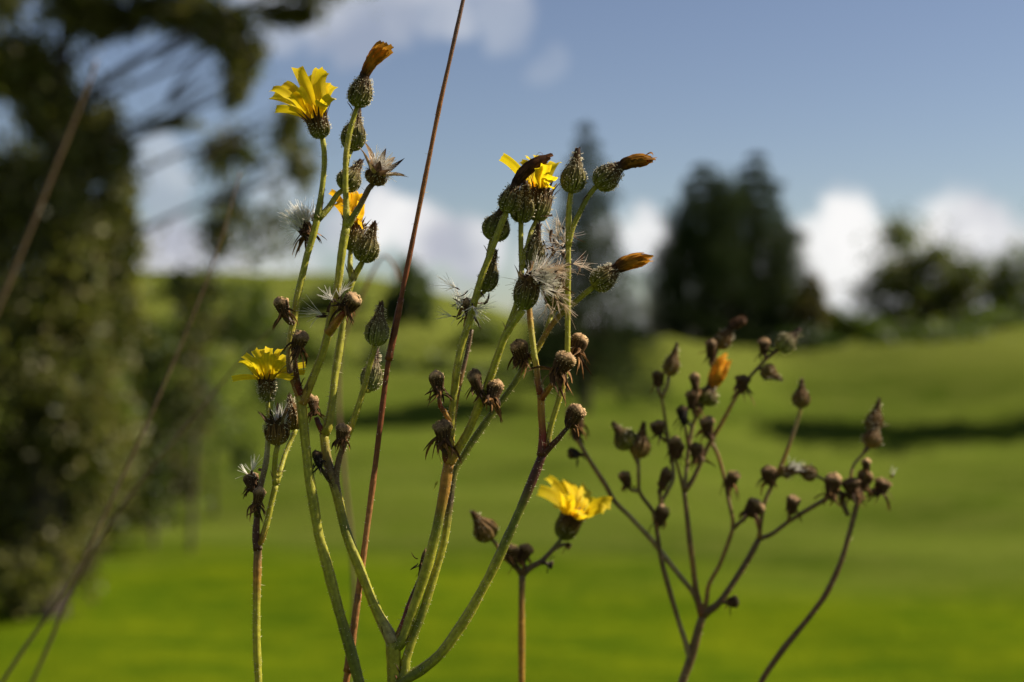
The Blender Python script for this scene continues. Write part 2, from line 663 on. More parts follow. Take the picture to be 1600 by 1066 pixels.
def tree(name, label, cat, px, d, seed, blobs, n, leaf, cols, trunk_r, group=None, limbs=True, top=None,
         needle=False, barkc=BARKC, lean=0.0, m=14, fr=(.3, .55)):
    """blobs: (column, row, half width, half height in photo pixels at this distance, weight, depth offset m)"""
    rng = random.Random(seed)
    x = (px - 800) / FPX * d
    base = Vector((x, d, ground(x, d)))
    root = empty(name, base)
    tag(root, label, cat, group)
    cs = []
    for (bx, by, rx, ry, w, dd) in blobs:
        p = P(bx, by, d)
        p.y += dd
        k = d / FPX
        cs.append((p - base, (rx * k, max(rx, ry * .7) * k, ry * k), w))
    # each blob is broken into clumps of its own
    cl = []
    for p, rr, w in cs:
        for _ in range(m):
            v = Vector((rng.gauss(0, 1), rng.gauss(0, 1), rng.gauss(0, 1))).normalized() * rng.uniform(.25, .85)
            q = p + Vector((v.x * rr[0], v.y * rr[1], v.z * rr[2]))
            f = rng.uniform(*fr)
            cl.append((q, (rr[0] * f, rr[1] * f, rr[2] * f), w / m * rng.uniform(.6, 1.4)))
    mb = MB()
    topz = max(c[0].z for c in cs) if top is None else CAMZ + (533 - top) / FPX * d - base.z
    tx = Vector((lean, 0, topz))
    path = catmull([Vector((0, 0, -0.25)), Vector((lean * .2 + rng.uniform(-.05, .05) * topz * .3, 0, topz * .35)), Vector((lean * .6, 0.05, topz * .7)), tx], topz / 14)
    k = len(path)
    tube(mb, path, [trunk_r * (1.25 - 1.1 * (i / (k - 1)) ** .8) for i in range(k)], [barkc] * k, sides=10, rng=rng)
    mb.build('trunk', M_BARK, root)
    if limbs:
        for p, rr, w in cs:
            lb = MB()
            i = min(range(k), key=lambda j: (path[j] - p).length + abs(path[j].z - (p.z - (Vector((p.x, p.y, 0)).length) * .5)))
            if (path[i] - p).length < .05:
                p = p + Vector((.1, 0, .12))
            limb(lb, path[i], p, trunk_r * .17, trunk_r * .04, rng, col=barkc)
            for _ in range(3):
                q = p + Vector((rng.uniform(-1, 1) * rr[0], rng.uniform(-1, 1) * rr[1], rng.uniform(-.5, 1) * rr[2])) * .8
                limb(lb, path[i].lerp(p, .6), q, trunk_r * .09, trunk_r * .02, rng, sides=5, col=barkc)
            lb.build('limb', M_BARK, root)
    leaf_cloud('crown', rng, cl, n, leaf, cols, M_NEEDLE if needle else M_LEAF, root, None, needle=needle, soft=not needle)
    return root


def spruce(name, label, cat, px, d, top, halfw, seed, n, cols, group=None, bare=0.0, taper=1.0):
    """conifer: whorls of drooping sprays on a straight trunk"""
    rng = random.Random(seed)
    x = (px - 800) / FPX * d
    base = Vector((x, d, ground(x, d)))
    root = empty(name, base)
    tag(root, label, cat, group)
    H = CAMZ + (533 - top) / FPX * d - base.z
    W = halfw * d / FPX
    mb = MB()
    path = catmull([Vector((0, 0, -.25)), Vector((0, 0, H * .5)), Vector((0.03 * H * .2, 0, H))], H / 14)
    k = len(path)
    tr = H * .018
    tube(mb, path, [tr * (1.05 - i / (k - 1)) + .01 for i in range(k)], [BARKC] * k, sides=8, rng=rng)
    mb.build('trunk', M_BARK, root)
    cl = []
    tiers = 17
    lb = MB()
    for i in range(tiers):
        t = bare + (1 - bare) * (i + .5) / tiers
        rad = W * (1 - t) ** taper * (1.0 + rng.uniform(-.12, .12)) + W * .05
        m = 7
        a0 = rng.uniform(0, 6.28)
        for j in range(m):
            a = a0 + j * 6.283 / m + rng.uniform(-.3, .3)
            rr = rad * rng.uniform(.75, 1.12)
            dv = Vector((math.cos(a), math.sin(a), 0))
            tip = dv * rr + Vector((0, 0, H * t - rr * .28))
            limb(lb, Vector((0, 0, H * t)), tip, tr * .25, tr * .06, rng, sides=4)
            for f in (.3, .6, .9):
                q = Vector((0, 0, H * t)).lerp(tip, f)
                s = rr * .24
                cl.append((q, (s, s, s * .6 + H * .012), rr * (0.3 + f)))
    tag(lb.build('limb', M_BARK, root), kind='stuff')
    leaf_cloud('crown', rng, cl, n, max(.07, H * .013), cols, M_NEEDLE, root, None, needle=True)
    return root


IVY = [(0.11, 0.115, 0.025), (0.15, 0.14, 0.032), (0.06, 0.07, 0.018), (0.17, 0.14, 0.05)]
BROAD = [(0.06, 0.085, 0.015), (0.10, 0.12, 0.02), (0.045, 0.06, 0.012)]
AUTUMN = [(0.10, 0.08, 0.025), (0.07, 0.075, 0.02), (0.13, 0.085, 0.03)]
DARKC = [(0.030, 0.048, 0.014), (0.055, 0.07, 0.018), (0.018, 0.03, 0.01)]
BUSH = [(0.10, 0.125, 0.012), (0.05, 0.068, 0.01), (0.15, 0.165, 0.02), (0.03, 0.042, 0.008)]

tree('ivy_clad_tree', 'big dark ivy-clad tree whose crown and branches overhang the field edge', 'tree', 60, 17, 3,
     [(60, 560, 150, 130, 1.5, 0), (40, 760, 140, 150, 1.5, 0.2), (110, 640, 95, 110, 1, -.4), (118, 400, 105, 130, 1.3, 0), (20, 330, 120, 150, 1.4, .3),
      (130, 250, 62, 70, .8, .1), (30, 880, 100, 80, 1.0, -.2), (90, 860, 60, 90, .7, .2), (130, 200, 55, 80, .7, .1), (70, 160, 60, 70, .7, .2), (190, 290, 30, 80, .35, 0), (168, 500, 52, 120, .8, 0), (175, 380, 40, 90, .6, .1), (165, 680, 50, 120, .7, .1),
      (20, 110, 90, 60, .8, 0), (-120, 500, 160, 400, 3, .6), (-100, 50, 200, 150, 1.6, 0),
      (150, 20, 85, 45, .8, 0), (270, 12, 75, 32, .6, .2), (350, 45, 48, 38, .4, -.2), (384, 100, 34, 55, .34, -.3), (375, 150, 22, 30, .12, -.3), (430, 10, 60, 22, .22, .5),
      (445, 190, 30, 50, .07, .2), (470, 260, 25, 45, .05, .2), (260, 190, 60, 8, .06, .2), (200, -60, 200, 60, 1.2, 0), (480, -40, 120, 40, .5, 0)],
     100000, .056, IVY, .28, top=-40, lean=.35, m=18, fr=(.35, .68))
tree('slender_tree', 'slender half-bare sapling with wispy crown beside the ivy-clad tree', 'tree', 296, 22, 11,
     [(350, 250, 50, 50, 1, 0), (440, 240, 45, 70, .5, .3), (352, 360, 45, 70, .9, 0), (430, 370, 50, 60, .4, .3), (310, 480, 46, 80, .9, 0), (300, 620, 50, 80, .9, 0), (285, 740, 35, 60, .4, 0)],
     5200, .06, AUTUMN + BROAD, .035, top=205, lean=.55, fr=(.5, .95))
tree('slender_tree', 'thin sapling with olive leaves standing over the mown field', 'tree', 240, 22.5, 12,
     [(215, 560, 48, 70, 1, 0), (235, 660, 42, 70, 1, .3), (250, 760, 32, 60, .5, 0), (390, 500, 40, 70, .5, .4), (420, 610, 50, 60, .5, .8)],
     3800, .06, BROAD, .035, top=480, fr=(.5, .95))
spruce('spruce_tree', 'tall loose spruce standing alone in front of the hill crest', 'tree', 915, 45, 188, 125, 21, 15000, DARKC, bare=.12, taper=.8)
spruce('spruce_tree', 'dark spruce with the shorter top in the dense conifer clump', 'tree', 1098, 66, 252, 118, 22, 32000, DARKC, group=None, taper=.58)
spruce('spruce_tree', 'dark spruce with the tallest top in the dense conifer clump', 'tree', 1182, 67, 234, 108, 23, 32000, DARKC, taper=.62)
tree('yew_tree', 'broad black-green evergreen filling the middle of the conifer clump', 'tree', 1140, 65, 24,
     [(1140, 430, 98, 100, 1.6, 0), (1080, 460, 76, 90, 1, 0), (1205, 450, 62, 100, 1, 0), (1140, 345, 72, 70, 1.3, 0), (1142, 312, 45, 45, .7, 0), (1070, 400, 55, 80, .8, 0), (1042, 450, 45, 80, .7, 0), (1225, 430, 45, 80, .6, 0), (1090, 370, 50, 70, .8, 0), (1200, 370, 48, 75, .8, 0), (1060, 500, 55, 50, .6, 0), (1150, 520, 110, 50, 1, 0)],
     40000, .10, DARKC, .25, needle=True)
tree('round_tree', 'round-crowned leafy tree with sky showing through, right of the conifers', 'tree', 1435, 74, 31,
     [(1425, 410, 75, 62, 1, 0), (1375, 455, 55, 60, .7, 0), (1460, 480, 60, 50, .8, 0), (1500, 440, 42, 50, .4, 0), (1425, 515, 70, 35, .8, 0)],
     15000, .14, BROAD + BUSH + AUTUMN, .16, fr=(.4, .75))
tree('round_tree', 'loose thin-crowned tree at the far end of the hill crest', 'tree', 1560, 76, 32,
     [(1560, 450, 55, 50, .6, 0), (1590, 490, 60, 45, .9, 0), (1530, 505, 45, 35, .8, 0), (1640, 450, 60, 60, 1, 0), (1510, 460, 50, 50, .7, 0), (1590, 430, 50, 50, .5, 0)],
     11000, .14, BROAD + BUSH, .14, fr=(.4, .75))
tree('round_tree', 'tall broad oak added out of view on the right to shade the pasture', 'tree', 1785, 49.5, 35,  # unseen tree, added past the right edge to cast shade over the hollow
     [(1790, 330, 110, 130, 1, 0), (1730, 470, 80, 90, .8, 0), (1850, 470, 90, 90, .8, 0), (1790, 210, 90, 90, .8, 0)],
     8500, .16, BROAD, .3, fr=(.45, .8))
for i, (px, d, rx, ry, row, lab, cols, nn) in enumerate([
        (1262, 64, 34, 48, 470, 'low brownish shrub against the flank of the conifer clump', AUTUMN, 1400),
        (1330, 66, 55, 34, 515, 'low dark hedge shrub under the sky gap beside the conifers', BROAD, 3600),
        (1460, 62, 105, 26, 526, 'long low dark shrub along the hill crest under the round tree', BROAD, 3600),
        (1565, 64, 85, 34, 512, 'shaggy shrub beneath the thin-crowned tree on the crest', BROAD, 3600),
        (1255, 63, 60, 26, 532, 'squat dark shrub in the saddle of the hill crest', DARKC, 3000),
        (960, 64, 48, 26, 525, 'low shrub on the crest behind the lone spruce', BROAD, 1800),
        (600, 58, 62, 52, 590, 'rounded dark bush at the foot of the left hill', DARKC + BROAD, 4200),
        (690, 57, 70, 42, 600, 'wide green bush in the hedge at the foot of the left hill', BUSH, 4200),
        (800, 56, 72, 45, 600, 'leafy bush in the hedge below the lone spruce', BUSH, 4200),
        (860, 60, 60, 55, 560, 'tall bush behind the hedge near the lone spruce', BROAD + DARKC, 4200),
        (640, 74, 42, 62, 450, 'upright bush standing on the slope of the left hill', DARKC + BROAD, 3000),
        (470, 62, 80, 55, 560, 'broad bush halfway up the left hill', BUSH, 4200),
        (370, 66, 70, 60, 520, 'bright bush below the brow of the left hill', BUSH, 4200),
        (275, 60, 80, 60, 560, 'spreading bush on the left hill next to the ivy-clad tree', BUSH, 4600),
        (520, 80, 60, 28, 468, 'small bush just under the brow of the left hill', BUSH, 2200),
        (300, 84, 70, 26, 455, 'flat bush on the brow of the left hill', BUSH, 2400),
        (130, 24, 110, 115, 740, 'tall olive thicket at the foot of the ivy-clad tree', BROAD + AUTUMN, 3600),
        (235, 26, 75, 115, 700, 'loose upright shrub between the two slender saplings', AUTUMN + BROAD, 1700),
        (335, 28, 75, 110, 660, 'airy shrub just past the half-bare sapling', BROAD, 700),
        (750, 70, 55, 38, 530, 'low bush on the falling shoulder of the left hill', BUSH, 2800)]):
    tree('shrub', lab, 'shrub', px, d, 60 + i, [(px, row, rx, ry, 1, 0), (px - rx * .5, row + ry * .45, rx * .6, ry * .6, .7, 0), (px + rx * .5, row + ry * .4, rx * .6, ry * .6, .7, 0)],
         int(nn * 2.2), .0023 * d, cols, .05, group='shrubs on the hillside', limbs=True)

# ------------------------------------------------------------------ colours of the flowering plants (pigment)
C = {
    'g': (0.44, 0.41, 0.040), 'G': (0.20, 0.215, 0.028), 'y': (0.46, 0.39, 0.045), 'o': (0.46, 0.24, 0.04),
    'r': (0.30, 0.05, 0.03), 'm': (0.13, 0.045, 0.03), 'b': (0.20, 0.125, 0.065), 'd': (0.08, 0.048, 0.03),
    't': (0.42, 0.34, 0.18),
}
HAIRC = (0.80, 0.72, 0.50)
DARKB = (0.030, 0.018, 0.012)


class Plant:
    def __init__(self, name, label, cat, depth, seed, hair=1.0, group=None, dull=0.0):
        self.rng = random.Random(seed)
        self.depth = depth
        self.k = depth / FPX           # metres per photo pixel at this plant
        self.hair = hair
        self.dull = dull
        self.br = {}
        self.label, self.cat, self.group, self.name = label, cat, group, name
        self.root = None
        self.todo = []

    def col(self, ch):
        c = C[ch]
        if self.dull:
            c = lerp(c, (0.32, 0.19, 0.07), self.dull)
        return c

    # ---- stems and branches
    def branch(self, key, parent, pts, w0, w1, dz=0.0, cols='g', ground_base=False, name='branch', z0=0.0):
        rng = self.rng
        if parent is None:
            d0 = self.depth + z0 * .001
            px = list(pts)
        else:
            pw, pxs, pds = self.br[parent]
            sx, sy = pts[0]
            i = min(range(len(pxs)), key=lambda j: (pxs[j][0] - sx) ** 2 + (pxs[j][1] - sy) ** 2)
            d0 = pds[i]
            px = [pxs[i]] + list(pts[1:]) if math.hypot(pxs[i][0] - sx, pxs[i][1] - sy) < 40 else list(pts)
        ln = [0]
        for a, b in zip(px, px[1:]):
            ln.append(ln[-1] + math.hypot(b[0] - a[0], b[1] - a[1]))
        T = ln[-1]
        dd = [d0 + dz * .001 * smooth(l / T) for l in ln]
        pts3 = [P(a, b, d) for (a, b), d in zip(px, dd)]
        path = catmull(pts3, 7 * self.k)
        n = len(path)
        if ground_base:
            g0 = path[0]
            t = (path[0] - path[2]).normalized()
            gx = g0 + t * .06
            gz = ground(g0.x, g0.y)
            foot = Vector((gx.x + t.x * .12, gx.y + .01, gz))
            low = catmull([foot - Vector((0, 0, .02)), foot.lerp(gx, .5) + Vector((t.x * .03, 0, 0)), gx, g0], .012)[:-1]
            self.root = empty(self.name, foot)
            tag(self.root, self.label, self.cat, self.group)
        else:
            low = []
        full = low + path
        m = len(low)
        stops = [self.col(c) for c in cols]
        rad, cc = [], []
        for i in range(len(full)):
            t = max(0, (i - m)) / max(1, n - 1)
            w = (w0 + (w1 - w0) * t) * .465 * self.k
            w *= 1 + 0.06 * math.sin(i * .37 + len(key)) + rng.uniform(-.03, .03)
            if parent is not None:
                w *= 1 + .3 * math.exp(-max(0, (i - m)) / 2.2)
            rad.append(w)
            c = ramp(stops, t)
            f = rng.uniform(.88, 1.12)
            cc.append(tuple(x * f for x in c))
        off = self.root.location
        mb = MB()
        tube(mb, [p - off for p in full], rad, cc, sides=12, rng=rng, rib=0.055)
        # fine hairs standing off the stem
        if self.hair > 0:
            fr = frames(path)
            cnt = int(T / 1.5 * self.hair)
            for _ in range(cnt):
                i = rng.randrange(len(path) - 1)
                p = path[i].lerp(path[i + 1], rng.random())
                a = rng.uniform(0, 6.283)
                t, u, w = fr[i]
                d = u * math.cos(a) + w * math.sin(a)
                r = rad[m + i]
                q = p + d * r * .93
                dv = (d + t * rng.uniform(-.35, .5) + Vector((rng.gauss(0, .2), rng.gauss(0, .2), rng.gauss(0, .2)))).normalized()
                l = rng.uniform(1.6, 4.2) * self.k * (2.2 if rng.random() < .04 else 1)
                spike(mb, q - off, dv, l, .55 * self.k, HAIRC, 1)
        mb.build(name, [M_STEM, M_HAIR], self.root)
        # store sampled pixel path with depth for forks
        pxs = [(800 + p.x / p.y * FPX, 533 - (p.z - CAMZ) / p.y * FPX) for p in path]
        self.br[key] = (rad[m:], pxs, [p.y for p in path])
        if parent is not None and self.hair >= .9 and T > 25 and rng.random() < .75:
            # withered scale leaf in the fork
            j = min(2, len(pxs) - 1)
            sx = rng.choice((-1, 1))
            r_px = rad[m + j] / self.k
            a0 = (pxs[j][0] + sx * r_px * .7, pxs[j][1] + 4)
            self.leaflet(key, a0, (a0[0] + sx * rng.uniform(3, 8), a0[1] - rng.uniform(8, 17)), rng.uniform(3, 5), rng.choice('ddmb'))
        return self

    def end(self, key):
        _, pxs, ds = self.br[key]
        return pxs[-1], ds[-1]

    def frame(self, key, tip, tilt, base=None):
        (bx, by), d = self.end(key)
        if base:
            bx, by = base
        b = P(bx, by, d)
        t = P(tip[0], tip[1], d + tilt * .001)
        z = (t - b)
        ln = z.length
        z.normalize()
        x = z.orthogonal().normalized()
        x = Matrix.Rotation(self.rng.uniform(0, 6.28), 3, z) @ x
        y = z.cross(x)
        M = Matrix((x, y, z)).transposed().to_4x4()
        M.translation = b - self.root.location
        return M, ln, b

    # ---- heads
    def involucre(self, mb, prof, Rr, L_, tone, nb=13, hairs=150, reach=1.0, flare=0.0, tipcol=None):
        """urn of overlapping bracts: prof = [(z, r)] in units of length and radius"""
        rng = self.rng
        zs = [p[0] for p in prof]
        rs = [p[1] for p in prof]
        if tone == 'g':
            stops = [(0.19, 0.20, 0.035), (0.14, 0.14, 0.03), (0.13, 0.105, 0.028), (0.12, 0.065, 0.026), (0.075, 0.038, 0.018)]
        elif tone == 'p':
            stops = [(0.25, 0.26, 0.07), (0.20, 0.20, 0.06), (0.18, 0.15, 0.06), (0.15, 0.09, 0.055), (0.10, 0.055, 0.04)]
        else:
            stops = [(0.22, 0.15, 0.04), (0.18, 0.115, 0.034), (0.16, 0.088, 0.028), (0.13, 0.068, 0.022), (0.11, 0.056, 0.018)]

        def rr(z):
            return float(np.interp(z, zs, rs)) * Rr
        m = 18
        sides = 26
        vs, cs, fs = [], [], []
        z1 = prof[-1][0]
        for i in range(m + 1):
            z = z1 * i / m
            for k in range(sides):
                a = 6.2832 * k / sides
                r = rr(z) * .94 * (1 + .03 * math.sin(k * 2.1 + i))
                vs.append(Vector((r * math.cos(a), r * math.sin(a), z * L_)))
                c = ramp(stops, z / z1)
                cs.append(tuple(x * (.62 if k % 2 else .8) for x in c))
        for i in range(m):
            for k in range(sides):
                a, b = i * sides + k, i * sides + (k + 1) % sides
                fs.append((a, b, b + sides, a + sides))
        fs.append(tuple(range(m * sides, m * sides + sides)))
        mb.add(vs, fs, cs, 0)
        # bracts: an inner tall ring, an outer short ring
        for ring in (0, 1):
            cnt = nb if ring == 0 else nb - 2
            for j in range(cnt):
                a = 6.2832 * (j + .5 * ring) / cnt + rng.uniform(-.1, .1)
                zt = z1 * (rng.uniform(.9, 1.04) if ring == 0 else rng.uniform(.4, .62)) * reach
                zb = z1 * (.02 if ring else .05)
                path, wd, cc, cm = [], [], [], []
                ns = 10
                for i in range(ns + 1):
                    t = i / ns
                    z = zb + (zt - zb) * t
                    r = rr(min(z, z1)) * (1.0 + .035 * (1 + ring)) + .02 * Rr
                    if z > z1:
                        r += flare * (z - z1) * L_
                    if ring and t > .7:
                        r += Rr * .12 * (t - .7) / .3
                    aa = a + .12 * (t - .5)
                    path.append(Vector((r * math.cos(aa), r * math.sin(aa), z * L_)))
                    wd.append(max(.02, (1.0 if t < .45 else 1 - ((t - .45) / .55) ** 1.3)) * 3.14 * Rr / cnt * (.9 if ring == 0 else .75) * max(.35, rr(min(z, z1)) / Rr) ** .6)
                    c = ramp(stops, min(1, z / z1 * (1 + .25 * ring)))
                    f = rng.uniform(.9, 1.15)
                    cc.append(tuple(x * f * 1.15 for x in c))
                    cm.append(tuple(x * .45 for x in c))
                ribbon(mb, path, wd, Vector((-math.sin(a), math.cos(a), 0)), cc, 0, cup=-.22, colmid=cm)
        # glandular hairs
        for _ in range(int(hairs)):
            z = z1 * rng.uniform(.02, .9) ** .9
            a = rng.uniform(0, 6.2832)
            r = rr(z) * 1.03
            dv = Vector((math.cos(a), math.sin(a), rng.uniform(-.5, .55)))
            dv = (dv + Vector((rng.gauss(0, .25), rng.gauss(0, .25), rng.gauss(0, .25)))).normalized()
            ln = rng.uniform(3.0, 6.5) * self.k
            q = Vector((r * math.cos(a), r * math.sin(a), z * L_))
            spike(mb, q, dv, ln, .6 * self.k, (.5, .45, .3), 1, HAIRC)
            spike(mb, q + dv * ln * .72, dv, ln * .3, .95 * self.k, HAIRC, 1, HAIRC)

    def bud(self, key, tip, w, tilt=0.0, tone='g', wilt=None, wiltcol=None, base=None, fat=1.0, hairs=190, wr=1.0, trumpet=0.0):
        rng = self.rng
        M, ln, b = self.frame(key, tip, tilt, base)
        Rr = w * .435 * self.k
        prof = [(0, .2), (.05, .55), (.13, .82), (.25, .99), (.36, 1.0), (.47, .88), (.58, .62), (.68, .42), (.80, .33), (.92, .28), (1.0, .2)]
        if wilt:
            prof = [(0, .22), (.08, .62), (.2, .9), (.38, 1.0), (.56, .92), (.74, .7), (.9, .52), (1.0, .46)]
        prof = [(z, r * (fat if .1 < z < .6 else 1)) for z, r in prof]
        mb = MB()
        self.involucre(mb, prof, Rr, ln, tone, hairs=hairs * self.hair if self.hair < 1 else hairs, flare=.1)
        if not wilt:
            # shrivelled florets and pappus poking from the mouth
            for _ in range(9):
                a = rng.uniform(0, 6.28)
                p = Vector((math.cos(a), math.sin(a), 0)) * Rr * .15 + Vector((0, 0, ln * .9))
                d = Vector((math.cos(a) * rng.uniform(0, .45), math.sin(a) * rng.uniform(0, .45), 1)).normalized()
                path = [p + d * (ln * .15 * rng.uniform(.6, 1.2)) * t for t in (0, .5, 1)]
                c = rng.choice([(.05, .03, .022), (.09, .055, .035), (.35, .27, .2)])
                ribbon(mb, path, [Rr * .1, Rr * .08, Rr * .02], Vector((-math.sin(a), math.cos(a), 0)), [c] * 3, 0)
        head = mb.build('flower_bud', [M_GREEN, M_HAIR], self.root, M)
        if wilt:
            wb = MB()
            (bx, by), d = self.end(key)
            Mi = M.inverted()
            endw = P(wilt[0], wilt[1], d + tilt * .001 * 1.6) - self.root.location
            e = Mi @ endw
            s = Vector((0, 0, ln * .82))
            mid = s + Vector((0, 0, (e - s).length * .45))
            cd, cb = wiltcol or ((.07, .03, .015), (.45, .19, .018))
            tot = (e - s).length
            for j in range(15):
                a = 6.2832 * j / 15 + rng.uniform(-.2, .2)
                rad = Vector((math.cos(a), math.sin(a), 0))
                ff = rng.uniform(.78, 1.05)
                path, wd, cc = [], [], []
                ns = 12
                for i in range(ns + 1):
                    t = i / ns * ff
                    p = s * (1 - t) ** 2 + mid * 2 * t * (1 - t) + e * t * t
                    bulge = (.36 + .34 * math.sin(math.pi * min(1, t * .95)) ** 1.0) * Rr * wr
                    if trumpet:
                        bulge = (.34 + .42 * t ** 1.3) * Rr * wr
                    elif t > .82:
                        bulge *= 1 - (t - .82) * 2.6 * (1 if j % 3 else -.6)
                    ax = (e - s).normalized()
                    rv = rad - ax * rad.dot(ax) * t
                    q = p + rv * bulge + Vector((rng.gauss(0, 1), rng.gauss(0, 1), rng.gauss(0, 1))) * Rr * .028
                    path.append(q)
                    wd.append(Rr * wr * (.17 + .15 * (t if trumpet else math.sin(math.pi * t))) * (1 if t < .9 else .6))
                    c = lerp(cd, cb, smooth(min(1, max(0, (t - .08) / .45))))
                    f = rng.uniform(.8, 1.7) * (1.0 if j % 2 else .6)
                    cc.append(tuple(x * f for x in c))
                ribbon(wb, path, wd, Vector((-math.sin(a), math.cos(a), 0)), cc, 0, cup=.35, twist=rng.uniform(-.8, .8))
            # a couple of curled floret tips and the style ends
            for j in range(5):
                t0 = e + Vector((rng.gauss(0, 1), rng.gauss(0, 1), rng.gauss(0, 1))) * Rr * .25
                dv = (e - mid).normalized()
                u = dv.orthogonal().normalized()
                u = Matrix.Rotation(rng.uniform(0, 6.28), 3, dv) @ u
                path = [t0 - dv * tot * .36 + u * Rr * .45 * math.sin(x * 3.4) + dv * tot * .19 * math.sin(x * 1.7) for x in (0, .2, .4, .6, .8, 1.0)]
                c = lerp(cd, cb, rng.uniform(.15, .8))
                ribbon(wb, path, [Rr * .09] * 5 + [Rr * .03], u.cross(dv), [c] * 6, 0, cup=.3)
            wb.build('withered_petals', M_PETAL, head)
        return head

    def flower(self, key, tip, w, tips, plen, tilt=0.0, base=None, pw=13, cup=.3, hairs=150, seed=0, reach=1.55,
               colr=(0.90, 0.68, 0.012)):
        """open head: tips = [(column, row, side)] of the rays; side -1 leans to the camera, +1 away"""
        rng = random.Random(seed)
        M, ln, b = self.frame(key, tip, tilt, base)
        Rr = w * .5 * self.k
        prof = [(0, .25), (.08, .58), (.22, .84), (.42, .94), (.65, .95), (.85, 1.0), (1.0, 1.12)]
        mb = MB()
        self.involucre(mb, prof, Rr, ln, 'g', nb=14, hairs=hairs * min(1, self.hair), reach=reach, flare=.85)
        head = mb.build('flower_head', [M_GREEN, M_HAIR], self.root, M)
        Mi = M.inverted()
        (bx, by), d = self.end(key)
        rho = plen * self.k
        axc = M @ Vector((0, 0, ln * .9)) + self.root.location
        axd = (M.to_3x3() @ Vector((0, 0, 1))).normalized()
        for (tx, ty, sd) in tips:
            q = P(tx, ty, d)
            off = q - axc
            lat = off - axd * off.dot(axd)
            rem = max(0.0, rho * rho - off.length_squared)
            q = q + Vector((0, 1, 0)) * math.sqrt(rem) * sd
            # keep the sight line while moving in depth
            q = P(tx, ty, q.y)
            qt = Mi @ (q - self.root.location)
            lat = Vector((qt.x, qt.y, 0))
            latn = lat.normalized() if lat.length > 1e-7 else Vector((1, 0, 0))
            s = latn * Rr * .8 + Vector((0, 0, ln * .84))
            L_ = (qt - s).length
            c1 = s + (Vector((0, 0, 1)) * .75 + latn * .35) * L_ * .42
            c2 = qt - (Vector((0, 0, 1)) * (cup - .2) + latn * .7).normalized() * L_ * .3 + Vector((0, 0, 1)) * L_ * rng.uniform(-.02, .08)
            ns = 14
            path, wd, cc, cm = [], [], [], []
            wob = rng.uniform(-.06, .06)
            ww = pw * .5 * self.k * rng.uniform(.82, 1.15)
            for i in range(ns + 1):
                t = i / ns
                p = s * (1 - t) ** 3 + c1 * 3 * t * (1 - t) ** 2 + c2 * 3 * t * t * (1 - t) + qt * t ** 3
                p = p + latn.cross(Vector((0, 0, 1))) * L_ * wob * math.sin(t * 5)
                path.append(p)
                wd.append(ww * (.3 + .7 * smooth(min(1, t / .55))) * 1.0)
                f = rng.uniform(.95, 1.05)
                c = lerp((.62, .40, .012), colr, smooth(min(1, t / .35)))
                cc.append(tuple(x * f for x in c))
                cm.append(tuple(x * (.86 if t < .5 else .96) for x in c))
            pb = MB()
            tang = Vector((-latn.y, latn.x, 0))
            vw = Mi.to_3x3() @ Vector((0, 1, 0))
            si = vw.cross(qt - s).normalized()
            if si.dot(tang) < 0:
                si = -si
            ribbon(pb, path, wd, (tang * .5 + si * rng.uniform(.35, .9)).normalized(), cc, 0, cup=rng.uniform(.1, .35), colmid=cm, stripe=.8, teeth=1.5 * self.k, rng=rng, twist=rng.uniform(-.35, .35))
            pb.build('petal', M_PETAL, head)
        # short inner florets and stamens
        ib = MB()
        for j in range(26):
            a = rng.uniform(0, 6.283)
            rr = Rr * .6 * math.sqrt(rng.random())
            p = Vector((rr * math.cos(a), rr * math.sin(a), ln * .85))
            dv = Vector((math.cos(a) * .45, math.sin(a) * .45, 1)).normalized()
            h = plen * self.k * rng.uniform(.22, .45)
            path = [p + dv * h * t for t in (0, .4, .8, 1)]
            ribbon(ib, path, [Rr * .07, Rr * .1, Rr * .12, Rr * .05], Vector((-math.sin(a), math.cos(a), 0)), [(.7, .42, .012), (.85, .52, .012), (.9, .58, .015), (.9, .6, .02)], 0, cup=.3, twist=rng.uniform(-1, 1))
        ib.build('inner_florets', M_PETAL, head)
        return head

    def spent(self, key, tip, w, tilt=0.0, base=None, nb=8, curl=1.0, tone='b', pale=1.0, down=1.0):
        """empty head: bald dome on a ribbed cup, its dry bracts folded back and hanging"""
        rng = self.rng
        M, ln, b = self.frame(key, tip, tilt, base)
        Rr = w * .5 * self.k
        Rr *= rng.uniform(.8, 1.0)
        ln *= rng.uniform(.88, 1.08)
        e1, e2, ph = rng.uniform(.85, 1.08), rng.uniform(.82, 1.05), rng.uniform(0, 6.28)
        prof = [(0, .42), (.08, .6), (.25, .74), (.45, .86), (.65, .97), (.78, 1.0), (.88, .9), (.96, .55), (1.0, .08)]
        zs = [p[0] for p in prof]
        rs = [p[1] for p in prof]
        mb = MB()
        sides, m = 28, 16
        vs, cs, fs = [], [], []
        tan = (0.40 * pale, 0.25 * pale, 0.125 * pale)
        dk = (.06, .032, .014) if tone == 'b' else (.02, .015, .013)
        for i in range(m + 1):
            z = i / m
            r0 = float(np.interp(z, zs, rs)) * Rr
            for k in range(sides):
                a = 6.2832 * k / sides
                r = r0 * (1 + (.10 if k % 2 else -.09) * (1 if .1 < z < .8 else .2))
                r *= 1 + .09 * math.sin(a * 2 + ph + 3 * z) + .05 * math.sin(a * 3 - ph + 7 * z)
                vs.append(Vector((r * math.cos(a) * e1, r * math.sin(a) * e2, z * ln * (1 - .09 * math.cos(a + ph) * z))))
                c = lerp(dk, tan, smooth(max(0, min(1, (z - .66) / .2))))
                f = (1.9 if k % 2 else .6) if z < .72 else rng.uniform(.65, 1.2)
                cs.append(tuple(x * f for x in c))
        for i in range(m):
            for k in range(sides):
                a, b2 = i * sides + k, i * sides + (k + 1) % sides
                fs.append((a, b2, b2 + sides, a + sides))
        mb.add(vs, fs, cs, 0)
